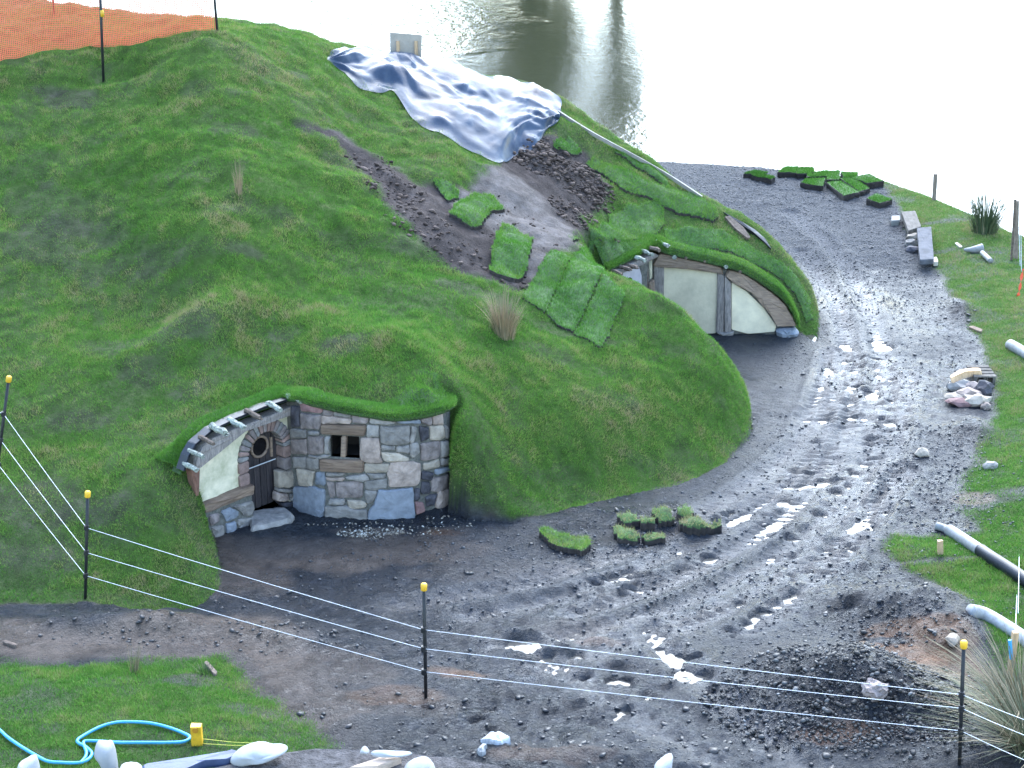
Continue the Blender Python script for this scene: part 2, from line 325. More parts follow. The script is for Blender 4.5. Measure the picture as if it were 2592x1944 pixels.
# grid: fine where the picture looks, stretching away to the horizon
def axis(a, b, step, far, n):
    c = np.arange(a, b + 1e-6, step); k = step * (np.arange(1, n + 1) ** 2.6) * 1.2; k = k * far / k[-1]
    return c, k
xc, kx = axis(-11.4, 11.4, .042, 500, 34); gx = np.r_[(-11.4 - kx)[::-1], xc, 11.4 + kx]
t = np.arange(0, 560); yc = 14.2 + .032 * t + .0000275 * t * t; yc = yc[yc < 41.5]
ky = .08 * (np.arange(1, 40) ** 2.5); ky = ky * 560 / ky[-1]; gy = np.r_[[-300, -150, -80, -40, -20, -8, 0, 5, 8, 10, 11.5, 12.5, 13.2, 13.7], yc, yc[-1] + ky]
GX, GY = np.meshgrid(gx, gy); GZ, GS, GSD, GVS, GR = height(GX, GY)
# far bank beyond the lake, banks all round so that the sheet reaches the horizon above the water
farb = np.maximum(sstep(104, 112, GY), np.maximum(sstep(50, 70, np.abs(GX)) * sstep(-50, 0, GY), 0))
GZ = np.where(GY > 43, np.where(farb > 0, LAKE - 1.5 + farb * (4.0 + 1.5 * fbm(GX * .03, GY * .03, 5, 3)) + .02 * np.maximum(GY - 112, 0), np.minimum(GZ, LAKE - 1.5)), GZ)
GZ = np.where((GY < 13.9), np.minimum(GZ, .1), GZ)
def hz(x, y):
    """terrain height at points, from the finished sheet"""
    x = np.atleast_1d(np.asarray(x, float)); y = np.atleast_1d(np.asarray(y, float))
    i = np.clip(np.searchsorted(gx, x) - 1, 0, len(gx) - 2); j = np.clip(np.searchsorted(gy, y) - 1, 0, len(gy) - 2)
    a = (x - gx[i]) / (gx[i + 1] - gx[i]); b = (y - gy[j]) / (gy[j + 1] - gy[j])
    return (GZ[j, i] * (1 - a) + GZ[j, i + 1] * a) * (1 - b) + (GZ[j + 1, i] * (1 - a) + GZ[j + 1, i + 1] * a) * b
def onter(u, v, lift=0):
    """first point of the terrain behind a pixel"""
    d = ray(u, v); d = d / d[1]; ys = np.arange(14.3, 60, .02); P = CAMP[None] + d[None] * ys[:, None]
    b = P[:, 2] < hz(P[:, 0], P[:, 1]) + lift; k = int(np.argmax(b)) if b.any() else len(ys) - 1
    p = P[k].copy(); p[2] = float(hz(p[0], p[1])[0]); return p
def H(x, y): return float(hz(x, y)[0])
# what grows or lies where (masks of material, not of light)
def project(x, y, z):
    dx = x; dy = y; dz = z - HCAM; f = dy * FWD[1] + dz * FWD[2]; f = np.maximum(f, .1); up = dy * UPV[1] + dz * UPV[2]
    return 1296 + FPX * dx / f, 972 - FPX * up / f
# bare scar on the hill: plan polygon found by following the terrain
SCAR = [onter(u, v)[:2] for u, v in scar_poly]
def masks(x, y, z, S, sd, vs):
    nz = .12 * fbm(x * 2.6, y * 2.6, 51, 4, .6)
    ins = inpoly(x, y, SCAR); ds, *_ = polydist(x, y, SCAR); scar = sstep(-.12, .08, np.where(ins, ds, -ds) + nz * 1.5)
    dh, *_ = polydist(x, y, HP); hill = np.where(S > 0, sstep(-.03, .05, dh + nz * .4), 0)
    gr = np.maximum(np.maximum(hill, sstep(-.10, .14, sd + nz * .8)), sstep(-.10, .14, vs + nz * 1.1))
    fb = .8 * fbm(x * 2.2, y * 2.2, 55, 3)
    for u, v, rx, ry, k in BARE:
        e = ((x - u) / rx) ** 2 + ((y - v) / ry) ** 2 + fb; gr = gr * (1 - k * (1 - sstep(.5, 1.25, e)))
    worn = sstep(.50, .66, vnoise(x * .9, y * 1.6, 57) * .5 + vnoise(x * 3.1, y * 4.2, 58) * .5)
    gr = gr * (1 - .28 * worn * sstep(.3, .6, gr))
    return np.clip(gr * (1 - scar), 0, 1), scar
BARE = []
for u, v, rx, ry, k in [(190, 252, .55, .28, .9), (120, 238, .3, .12, .8), (500, 225, .3, .2, .6), (600, 230, .25, .15, .6), (760, 193, .2, .15, .8), (600, 330, .35, .2, .6), (140, 520, .9, .5, .6), (150, 620, .9, .4, .5), (270, 700, .7, .3, .5), (400, 660, .5, .2, .5), (280, 880, .5, .25, .7), (440, 830, .5, .25, .6),
                        (380, 950, .5, .25, .5), (480, 990, .35, .2, .5), (860, 880, .35, .2, .7), (720, 850, .3, .15, .6), (200, 1070, .35, .2, .7), (60, 1270, .8, .35, .85), (250, 1300, .45, .2, .7), (100, 1400, .5, .3, .6), (440, 1110, .25, .15, .5), (870, 860, .5, .12, .6), (560, 620, .8, .12, .5), (700, 560, .8, .2, .45),
                        (1000, 500, .7, .25, .6), (900, 420, .6, .25, .7), (1080, 640, .7, .2, .6), (1200, 740, .6, .2, .6), (1380, 900, .5, .2, .5), (1560, 1010, .4, .2, .4), (1450, 850, .7, .15, .6), (960, 330, .5, .2, .4), (2460, 1270, .35, .3, .8), (2450, 1170, .3, .2, .6), (2500, 640, .4, .1, .5), (2560, 1250, .5, .3, .5), (2300, 1530, .6, .4, .8),
                        (470, 1720, .3, .15, .8), (620, 1800, .3, .2, .6), (2380, 1420, .7, .06, .8), (2360, 640, .5, .1, .6), (2400, 560, .5, .15, .6)]:
    p = onter(u, v); BARE.append((p[0], p[1], rx, ry, k * (.6 if u < 1700 else .85)))
GG, GC = masks(GX, GY, GZ, GS, GSD, GVS)
far_grass = sstep(42, 60, np.hypot(GX * .9, GY - 5)); GG = np.maximum(GG * (1 - far_grass), far_grass * .9)

# ------------------------------------------------------------------ ground material
def nodes(name):
    m = bpy.data.materials.new(name); m.use_nodes = True; MATS[name] = m; return m, m.node_tree, m.node_tree.nodes['Principled BSDF']
def N_(t, kind, **kw):
    n = t.nodes.new(kind)
    for k, v in kw.items(): n.inputs[k].default_value = v
    return n
def noise(t, scale, detail=5, rough=.6, vec=None, dist=0):
    n = N_(t, 'ShaderNodeTexNoise', Scale=scale, Detail=detail, Roughness=rough, Distortion=dist)
    if vec is not None: t.links.new(vec, n.inputs['Vector'])
    return n.outputs['Fac']
def ramp(t, fac, stops):
    r = t.nodes.new('ShaderNodeValToRGB'); t.links.new(fac, r.inputs[0]); e = r.color_ramp.elements
    while len(e) < len(stops): e.new(.5)
    for i, (p, c) in enumerate(stops): e[i].position = p; e[i].color = (*c, 1) if len(c) == 3 else c
    return r.outputs[0]
def mixc(t, f, a, b):
    m = t.nodes.new('ShaderNodeMix'); m.data_type = 'RGBA'
    if isinstance(f, (int, float)): m.inputs[0].default_value = f
    else: t.links.new(f, m.inputs[0])
    for s, v in ((6, a), (7, b)):
        if isinstance(v, tuple): m.inputs[s].default_value = (*v, 1)
        else: t.links.new(v, m.inputs[s])
    return m.outputs[2]
def mth(t, op, a, b=None):
    m = t.nodes.new('ShaderNodeMath'); m.operation = op
    for s, v in ((0, a), (1, b)):
        if v is None: continue
        if isinstance(v, (int, float)): m.inputs[s].default_value = v
        else: t.links.new(v, m.inputs[s])
    return m.outputs[0]
def attr(t, n):
    a = t.nodes.new('ShaderNodeAttribute'); a.attribute_name = n; return a.outputs['Fac']
gm, t, b = nodes('ground'); L = t.links
pos = t.nodes.new('ShaderNodeNewGeometry').outputs['Position']
n_big = noise(t, .9, 4, .6, pos); n_mid = noise(t, 5, 6, .65, pos); n_fine = noise(t, 38, 4, .7, pos)
mud = ramp(t, n_mid, [(.3, (.005, .006, .009)), (.5, (.011, .014, .021)), (.72, (.026, .032, .046))])
mud = mixc(t, mth(t, 'MULTIPLY', n_fine, .55), mud, (.020, .020, .023))
fleck = noise(t, 24, 6, .75, pos); mud = mixc(t, ramp(t, fleck, [(.36, (.85, .85, .85)), (.5, (0, 0, 0))]), mud, (.008, .008, .009)); mud = mixc(t, ramp(t, fleck, [(.58, (0, 0, 0)), (.72, (.7, .7, .7))]), mud, (.058, .058, .062))
sand = ramp(t, n_mid, [(.3, (.058, .043, .034)), (.7, (.135, .102, .082))])
mud = mixc(t, attr(t, 'sand'), mud, sand)
mud = mixc(t, attr(t, 'clay'), mud, ramp(t, n_mid, [(.3, (.07, .035, .018)), (.7, (.20, .10, .05))]))
grav = ramp(t, noise(t, 26, 3, .8, pos), [(.32, (.018, .018, .022)), (.5, (.052, .055, .062)), (.68, (.12, .125, .135))])
mud = mixc(t, attr(t, 'gravel'), mud, grav)
soil = ramp(t, n_mid, [(.3, (.032, .024, .020)), (.5, (.080, .063, .056)), (.7, (.16, .13, .12))])
soil = mixc(t, n_big, soil, (.05, .042, .042))
pale = ramp(t, n_mid, [(.3, (.10, .085, .078)), (.7, (.21, .185, .175))])
soil = mixc(t, attr(t, 'pale'), soil, pale)
gsoil = ramp(t, n_mid, [(.3, (.042, .070, .018)), (.55, (.074, .125, .030)), (.75, (.12, .135, .055))])
hillc = mixc(t, attr(t, 'grass'), soil, gsoil)
isdry = mth(t, 'MAXIMUM', attr(t, 'grass'), attr(t, 'hill'))
L.new(mixc(t, isdry, mud, hillc), b.inputs['Base Color'])
wet = ramp(t, noise(t, 1.6, 6, .65, pos, 1.0), [(.38, (.16, .16, .16)), (.62, (.50, .50, .50))])
wet = mixc(t, mth(t, 'MULTIPLY', attr(t, 'rut'), .75), wet, (.13, .13, .13)); rg = mixc(t, mth(t, 'MAXIMUM', isdry, mth(t, 'MULTIPLY', attr(t, 'gravel'), .8)), wet, (.9, .9, .9)); L.new(rg, b.inputs['Roughness'])
L.new(ramp(t, mth(t, 'MAXIMUM', isdry, attr(t, 'gravel')), [(0, (.27, .27, .27)), (1, (.08, .08, .08))]), b.inputs['Specular IOR Level'])
bp = N_(t, 'ShaderNodeBump', Strength=1.0, Distance=.06); L.new(mth(t, 'SUBTRACT', 1.0, mth(t, 'MULTIPLY', attr(t, 'rut'), .5)), bp.inputs['Strength']); L.new(mth(t, 'ADD', noise(t, 14, 8, .75, pos), mth(t, 'MULTIPLY', n_fine, .6)), bp.inputs['Height']); L.new(bp.outputs[0], b.inputs['Normal'])

# attributes of the sheet
FB81 = fbm(GX * 2.5, GY * 2.5, 81, 3)
def blob(u, v, rx, ry, k=1, onhill=False, soft=.8):
    p = onter(u, v); e = ((GX - p[0]) / rx) ** 2 + ((GY - p[1]) / ry) ** 2 + soft * FB81
    return k * (1 - sstep(.45, 1.2, e))
sandm = sstep(-.15, .2, -np.abs(GVS + .5) + .38 + .18 * fbm(GX * 2, GY * 2, 83, 3)) * sstep(-1.1, -2.6, GX)
for u, v, rx, ry, k in [(760, 1400, 1.6, .6, .75), (1000, 1390, 1.2, .45, .65), (620, 1470, .8, .5, .55), (1650, 880, 1.0, .5, .5), (1250, 1440, 1.2, .3, .25), (700, 1700, 1.0, .6, .6), (800, 1790, .6, .5, .7), (900, 1700, .5, .4, .5), (950, 1350, .55, .14, .8), (1120, 1350, .4, .2, .5), (880, 1345, .35, .1, .6), (40, 1625, 1.2, .35, .8), (400, 1650, 1.2, .2, .8), (1050, 1790, .6, .3, .35), (1450, 1600, .6, .2, .25), (1950, 1640, .4, .3, .2)]:
    sandm = np.maximum(sandm, blob(u, v, rx, ry, k))
clay = np.zeros_like(GX)
for u, v, rx, ry, k in [(2290, 1660, .55, .3, .9), (2380, 1600, .4, .35, .7), (2420, 1700, .4, .35, .7), (2250, 1600, .3, .15, .6), (1170, 1715, .3, .12, .7), (1120, 1700, .25, .1, .5), (2460, 1265, .3, .25, .6), (1000, 1760, .5, .2, .4), (1120, 1350, .3, .08, .5), (1520, 1620, .3, .1, .3), (2130, 1860, .6, .2, .4), (1400, 1900, .6, .2, .3)]:
    clay = np.maximum(clay, blob(u, v, rx, ry, k))
gravel = sstep(29.5, 32.5, GY + .8 * fbm(GX, GY, 85, 3)) * .9
gravel = np.maximum(gravel, .35 * sstep(.5, .7, vnoise(GX * .7, GY * .7, 87)))
pal = np.zeros_like(GX)
for u, v, rx, ry, k in [(1330, 560, .95, .95, 1), (1290, 480, .8, .7, .9), (1400, 600, .4, .5, .9), (1240, 540, .6, .6, .8), (1360, 670, .3, .5, .7), (870, 340, .5, .2, .4)]: pal = np.maximum(pal, blob(u, v, rx, ry, k, soft=.5))
HILLM = (GS > 0).astype(float)
A = dict(rut=GR, grass=GG, hill=np.where(HILLM > 0, sstep(0, .15, GS), 0), sand=sandm, clay=clay, gravel=gravel, pale=pal)
ny_, nx_ = GX.shape; V = np.c_[GX.ravel(), GY.ravel(), GZ.ravel()]
ii = np.arange(ny_ * nx_).reshape(ny_, nx_); F = np.stack([ii[:-1, :-1], ii[:-1, 1:], ii[1:, 1:], ii[1:, :-1]], -1).reshape(-1, 4)
fcx = (GX[:-1, :-1] + GX[1:, 1:]).ravel() / 2; fcy = (GY[:-1, :-1] + GY[1:, 1:]).ravel() / 2
fS = np.maximum(GS[:-1, :-1], GS[1:, 1:]).ravel() > .001; fb = ((GSD[:-1, :-1] + GSD[1:, 1:]) > 0).ravel(); fv = ((GVS[:-1, :-1] + GVS[1:, 1:]) > 0).ravel()
far_ = fcy > 60
zc = np.stack([GZ[:-1, :-1], GZ[:-1, 1:], GZ[1:, 1:], GZ[1:, :-1]]); zr = (zc.max(0) - zc.min(0)).ravel(); near_ = (np.abs(fcx) < 11) & (fcy < 30) & (fcy > 18)
fd_ = np.minimum(polydist(fcx, fcy, [A1] + list(stone_base), False)[0], polydist(fcx, fcy, [E2, C2, D2], False)[0])
for q_, r_ in ((stone_base[-1], .42), (D2, .1), (A1, .02), (E2, .32)): near_ &= np.hypot(fcx - q_[0], fcy - q_[1]) > r_
drop = near_ & (fd_ < .28) & (zr > .22)                      # behind the house fronts the hill is hollow
cls = np.where(far_, 4, np.where(fS, 0, np.where(fb, 1, np.where(fv, 2, 3))))
for c, nm in enumerate(['grass_hill', 'grass_bank', 'grass_verge', 'muddy_ground', 'far_shore']):
    f = F[(cls == c) & ~drop]; us = np.unique(f); mp = np.zeros(len(V), np.int32); mp[us] = np.arange(len(us))
    o = mesh_np(nm, V[us], mp[f], gm, None, True, {k: a.ravel()[us] for k, a in A.items()}); tag(o, kind='structure')

# ------------------------------------------------------------------ water
wm, t, b = nodes('lake_water'); L = t.links
b.inputs['Base Color'].default_value = (.030, .034, .020, 1); b.inputs['Roughness'].default_value = .09; b.inputs['IOR'].default_value = 1.333
pos = t.nodes.new('ShaderNodeNewGeometry').outputs['Position']
mp_ = N_(t, 'ShaderNodeMapping'); mp_.inputs['Scale'].default_value = (1, .5, 1); L.new(pos, mp_.inputs[0])
mp2 = N_(t, 'ShaderNodeMapping'); mp2.inputs['Scale'].default_value = (.05, .035, 1); L.new(pos, mp2.inputs[0])
gust = ramp(t, noise(t, 1.0, 3, .5, mp2.outputs[0]), [(.42, (.10, .10, .10)), (.62, (1, 1, 1))])
hgt = mth(t, 'ADD', mth(t, 'MULTIPLY', noise(t, 3.2, 4, .6, mp_.outputs[0]), gust), mth(t, 'MULTIPLY', noise(t, .55, 2, .5, mp_.outputs[0]), .6))
wc = onz(1010, 40, LAKE); dn = N_(t, 'ShaderNodeVectorMath'); dn.operation = 'DISTANCE'; dn.inputs[1].default_value = (float(wc[0]) / 9 , float(wc[1]) / 22, LAKE / 22)
dm = N_(t, 'ShaderNodeMapping'); dm.inputs['Scale'].default_value = (1 / 9, 1 / 22, 1 / 22); L.new(pos, dm.inputs[0]); L.new(dm.outputs[0], dn.inputs[0])
wind = ramp(t, mth(t, 'ADD', dn.outputs['Value'], mth(t, 'MULTIPLY', noise(t, .25, 3, .5, pos), .6)), [(.55, (1, 1, 1)), (1.0, (0, 0, 0))])
hgt = mth(t, 'ADD', hgt, mth(t, 'MULTIPLY', mth(t, 'MULTIPLY', noise(t, 2.4, 3, .6, mp_.outputs[0]), wind), 9.0))
bp = N_(t, 'ShaderNodeBump', Strength=.24, Distance=.09); L.new(hgt, bp.inputs['Height']); L.new(bp.outputs[0], b.inputs['Normal'])
lake = mesh('lake', [(-300, 26, LAKE), (300, 26, LAKE), (300, 400, LAKE), (-300, 400, LAKE)], [(0, 1, 2, 3)], wm); tag(lake, kind='structure')
pm, t, b = nodes('puddle_water')
b.inputs['Base Color'].default_value = (.06, .056, .05, 1); b.inputs['Roughness'].default_value = .07; b.inputs['IOR'].default_value = 1.333
pos = t.nodes.new('ShaderNodeNewGeometry').outputs['Position']
bp = N_(t, 'ShaderNodeBump', Strength=.06, Distance=.02); t.links.new(noise(t, 9, 3, .5, pos), bp.inputs['Height']); t.links.new(bp.outputs[0], b.inputs['Normal'])
xs = np.linspace(-4, 10, 2); P = [onz(700, 1960, 0), onz(2480, 1960, 0), onz(2330, 900, 0), onz(2200, 700, 0), onz(1960, 880, 0), onz(1500, 1400, 0), onz(1000, 1600, 0)]
pud = mesh('puddle_water', [(p[0], p[1], -.016) for p in P], [tuple(range(len(P)))], pm); tag(pud, kind='structure')

# ------------------------------------------------------------------ grass
grm, t, b = nodes('grass_blades'); L = t.links
tint = attr(t, 'tint')
L.new(ramp(t, tint, [(0, (.036, .072, .016)), (.25, (.076, .172, .032)), (.5, (.125, .278, .042)), (.72, (.205, .355, .058)), (.85, (.30, .305, .115)), (1, (.38, .31, .18))]), b.inputs['Base Color'])
b.inputs['Roughness'].default_value = .6; b.inputs['Specular IOR Level'].default_value = .18
tr = t.nodes.new('ShaderNodeBsdfTranslucent'); ms = N_(t, 'ShaderNodeMixShader', Fac=.28)
L.new(ramp(t, tint, [(0, (.02, .06, .008)), (.5, (.06, .19, .02)), (1, (.24, .2, .09))]), tr.inputs[0])
L.new(b.outputs[0], ms.inputs[1]); L.new(tr.outputs[0], ms.inputs[2]); L.new(ms.outputs[0], t.nodes['Material Output'].inputs[0])
def blades(name, P, Nn, tintv, length, width, parent=None, lean=.55, bend=True):
    n = len(P); g = rng
    d = Nn * .55 + np.array([0, 0, .55]) + g.normal(0, lean, (n, 3)); d /= np.linalg.norm(d, axis=1)[:, None]
    s = np.cross(d, g.normal(0, 1, (n, 3))); s /= np.linalg.norm(s, axis=1)[:, None] + 1e-9
    l = (length * g.uniform(.5, 1.35, n))[:, None] if not hasattr(length, 'shape') else (length * g.uniform(.6, 1.3, n))[:, None]
    base = P - Nn * .008
    V = np.empty((n, 3, 3)); V[:, 0] = base - s * width / 2; V[:, 1] = base + s * width / 2; V[:, 2] = base + d * l
    F = np.arange(n * 3).reshape(n, 3)
    return mesh_np(name, V.reshape(-1, 3), F, grm, parent, False, {'tint': np.repeat(np.clip(tintv, 0, 1), 3)})
gy_, gx_ = np.gradient(GZ, gy, gx)
cellA = (np.diff(gx)[None, :] * np.diff(gy)[:, None]); slope = np.sqrt(1 + gx_ ** 2 + gy_ ** 2)[:-1, :-1]
pu, pv = project(GX, GY, GZ)
vis = (pu > -480) & (pu < 3100) & (pv > -80) & (pv < 2060) & (GY > 14.3) & (GY < 40) & (np.abs(GX) < 11.4)
fac = (-gy_ * 0 + 1)
facing = np.clip((GY * gy_ * 1.0 + (HCAM - GZ) - GX * -gx_ * 1.0), 0, None)   # faces that look towards the viewpoint's side of the hill
vis &= ~((GS > 0) & (GY > 31.5))
wgt = np.where(vis, np.clip(GG, 0, 1) ** 1.3, 0)[:-1, :-1] * cellA * np.minimum(slope, 5.0)
wgt *= np.where(drop.reshape(wgt.shape), 0, 1) / (1 + .012 * np.clip(GY[:-1, :-1] - 15, 0, 99) ** 1.5)
NB = 1380000
ci = rng.choice(wgt.size, NB, p=(wgt / wgt.sum()).ravel()); cj, ck = np.unravel_index(ci, wgt.shape)
bx = gx[ck] + rng.random(NB) * (gx[ck + 1] - gx[ck]); by = gy[cj] + rng.random(NB) * (gy[cj + 1] - gy[cj]); bz = hz(bx, by)
nn = np.c_[-gx_[cj, ck], -gy_[cj, ck], np.ones(NB)]; nn /= np.linalg.norm(nn, axis=1)[:, None]
p1 = fbm(bx * .5, by * .5, 91, 3); p2 = fbm(bx * 2.3, by * 3.3, 93, 3); p3 = fbm(bx * 7, by * 7, 95, 2)
dry = sstep(.05, .55, fbm(bx * .8, by * 1.1, 97, 4)) * .5 * sstep(20.5, 23, by) + .42 * sstep(24.5, 29, by) * (bx < 8)  # dry patches, plus haze on the upper hill painted as paler blades
lush = np.zeros(NB)
for u, v, rx, ry, k in [(640, 800, 1.6, .5, 1.2), (1000, 880, 1.6, .8, 1.0), (1120, 1010, .8, .4, .8), (560, 840, .5, .3, .6), (900, 680, 2.5, .5, .45), (650, 560, 1.8, .5, .45), (400, 350, .9, .5, .3), (1650, 1000, 1.6, .8, .5), (2400, 1480, .9, .35, .8), (2330, 1400, .5, .2, .6), (100, 880, 1.6, .8, .4), (560, 1000, 1, .4, .4)]:
    p = onter(u, v); lush = np.maximum(lush, k * np.exp(-((bx - p[0]) / rx) ** 2 - ((by - p[1]) / ry) ** 2))
bnk = inpoly(bx, by, bank_poly); dry = np.where(bnk, .25 + .5 * sstep(21, 27, by), dry)
tv = .52 + .18 * p1 + .32 * p2 + .24 * p3 + rng.normal(0, .11, NB) + .27 * lush + dry * (1 - lush) * (rng.random(NB) < .45) * .45
ln = (.045 + .020 * lush + .014 * p2 + .022 * p3) * np.where(GG[cj, ck] < .7, .8, 1)
o = blades('grass', np.c_[bx, by, bz], nn, tv, ln, .0075); tag(o, 'short green grass covering the hill, the bank and the verge', 'grass', kind='stuff')

# ------------------------------------------------------------------ more materials
M_stone = [mat('stone_grey', (.255, .23, .21), .75, .3, 9, .5, spec=.2), mat('stone_purple', (.235, .19, .175), .75, .35, 9, .5, spec=.2), mat('stone_pink', (.33, .255, .215), .75, .3, 9, .5, spec=.2),
           mat('stone_blue', (.20, .215, .245), .7, .22, 7, .4, spec=.2), mat('stone_tan', (.36, .30, .24), .8, .25, 9, .5, spec=.2), mat('stone_dark', (.07, .065, .075), .7, .4, 11, .5, spec=.2), mat('stone_red', (.26, .15, .14), .75, .3, 10, .5, spec=.2)]
M_mortar = mat('mortar', (.13, .125, .11), .9, .35, 22, .6)
M_plaster = mat('plaster', (.66, .58, .43), .85, .12, 5, .35, 30, col2=(.36, .34, .22))
M_plaster2 = mat('plaster_pale', (.68, .59, .42), .85, .08, 2.5, .45, 22, col2=(.47, .41, .30), spec=.2)
M_timber = mat('oak_timber', (.27, .19, .135), .75, .3, 7, .5, 30, stretch=(1, 1, 6), col2=(.15, .105, .08))
M_timber_h = mat('oak_beam', (.20, .14, .10), .8, .3, 4, .5, 26, stretch=(1, 1, 9), col2=(.09, .06, .045), spec=.2)
M_grey_timber = mat('weathered_timber', (.25, .215, .195), .8, .35, 8, .5, 30, stretch=(6, 6, 1))
M_door = mat('dark_door_boards', (.045, .035, .035), .65, .4, 9, .5, 40, stretch=(6, 6, .7), col2=(.014, .012, .016))
M_lichen = mat('lichen_branch', (.34, .36, .30), .9, .4, 28, .6, col2=(.055, .05, .045))
M_bark = mat('brown_branch', (.15, .11, .085), .9, .4, 24, .6)
M_brick = [mat('brick_red', (.27, .18, .155), .8, .25, 14, .4), mat('brick_grey', (.22, .205, .195), .8, .25, 14, .4), mat('brick_mauve', (.245, .20, .19), .8, .25, 14, .4)]
M_black = mat('black_membrane', (.012, .014, .02), .45, .3, 12, .2)
M_inside = mat('dark_interior', (.02, .016, .014), .9, .2, 6, .2)
gl, t, b = nodes('hole_darkness'); b.inputs['Base Color'].default_value = (.006, .005, .006, 1); b.inputs['Roughness'].default_value = .12; b.inputs['Specular IOR Level'].default_value = .3  # near-black colour painted in for the darkness inside round door openings
turf_m = mat('turf_soil', (.055, .11, .03), .95, .3, 14, .5, col2=(.03, .045, .018))

# ------------------------------------------------------------------ shapes on walls
GROW = [1.0]
def outline(P, step, jit, cham=1):
    P = [np.asarray(p, float) for p in P]; Q = []
    for i in range(len(P)):
        a, b2 = P[i], P[(i + 1) % len(P)]; l = np.linalg.norm(b2 - a); c = min(.25, .018 / max(l, .02)) if cham else 0
        k = max(1, int(l / step)); ts = np.linspace(c, 1 - c, k + 1) if k > 1 or c else np.array([0., 1.])
        for tt in (ts if c else ts[:-1]): Q.append(a + (b2 - a) * tt)
    Q = np.array(Q); c_ = Q.mean(0); Q = c_ + (Q - c_) * GROW[0]; return Q + rng.normal(0, jit, Q.shape)
def slab(name, P, n, th, material, parent, dome=.012, jit=.003, step=.07, back=.05, inset=.012, smooth=True, fit=None):
    """a stone, board or brick with this outline lying on a wall with outward normal n"""
    n = np.asarray(n, float); Q = outline(P, step, jit); k = len(Q); c = Q.mean(0)
    def shrink(f): return c + (Q - c) * f
    size = np.mean(np.linalg.norm(Q - c, axis=1)); f1 = max(.7, 1 - inset / size)
    rings = [Q - n * back, Q + n * th * .55, shrink(f1) + n * th, shrink(.55) + n * (th + dome * .8) + n * rng.normal(0, dome * .35, (k, 1))]
    if fit is not None: rings = [rings[0]] + [np.array([fit(p, q_) for p in r_]) for r_, q_ in zip(rings[1:], (th * .55, th, th + dome * .8))]; top_ = fit(c + n * (th + dome), th + dome)
    else: top_ = c + n * (th + dome)
    V = np.vstack(rings + [[top_]]); F = []
    for r in range(3):
        for i in range(k): F.append((r * k + i, r * k + (i + 1) % k, (r + 1) * k + (i + 1) % k, (r + 1) * k + i))
    for i in range(k): F.append((3 * k + i, 3 * k + (i + 1) % k, 4 * k))
    F.append(tuple(range(k)))
    o = mesh(name, V, F, material, parent, False)
    return o
class Wall:
    """a vertical wall over a polyline in plan; finds the point of the wall (pushed out by off) behind a pixel"""
    def __init__(s, pts):
        s.P = [np.array([p[0], p[1], 0.]) for p in pts]; s.seg = []
        for a, b2 in zip(s.P[:-1], s.P[1:]):
            d = b2 - a; l = np.linalg.norm(d); d = d / l; s.seg.append((a, d, np.array([d[1], -d[0], 0.]), l))
    def hit(s, u, v, off=0):
        best = None
        for i, (a, d, n, l) in enumerate(s.seg):
            p = onplane(u, v, a + n * off, n); tt = np.dot(p - a, d) / l
            e = max(0, -tt, tt - 1) * l
            if best is None or e < best[0]: best = (e, p, n, i)
        return best[1], best[2]
    def at(s, sl, z, off=0):
        L0 = 0
        for i, (a, d, n, l) in enumerate(s.seg):
            if sl <= L0 + l or i == len(s.seg) - 1: return a + d * (sl - L0) + n * off + np.array([0, 0, z])
            L0 += l
    def normal(s, sl):
        L0 = 0
        for i, (a, d, n, l) in enumerate(s.seg):
            if sl <= L0 + l or i == len(s.seg) - 1: return n
            L0 += l
    def length(s): return sum(x[3] for x in s.seg)
    def sof(s, p):
        L0 = 0; best = (1e9, 0)
        for a, d, n, l in s.seg:
            tt = np.clip(np.dot(p - a, d), 0, l); e = np.linalg.norm((a + d * tt - p)[:2])
            if e < best[0]: best = (e, L0 + tt)
            L0 += l
        return best[1]
def wall_slab(name, wall, pix_pts, material, parent, th=.03, off=0, **kw):
    H_ = [wall.hit(u, v, off) for u, v in pix_pts]; n = sum(h[1] for h in H_); n = n / np.linalg.norm(n)
    def fit(p, q_):
        a, d, m_, l = min(wall.seg, key=lambda g_: np.linalg.norm((p - g_[0] - g_[1] * np.clip(np.dot(p - g_[0], g_[1]), 0, g_[3]))[:2]))
        e = np.dot(p - a, m_) - off; return p + m_ * (q_ + rng.normal(0, .002) - e)
    return slab(name, [h[0] for h in H_], n, th, material, parent, fit=fit if len(wall.seg) > 1 else None, **kw)
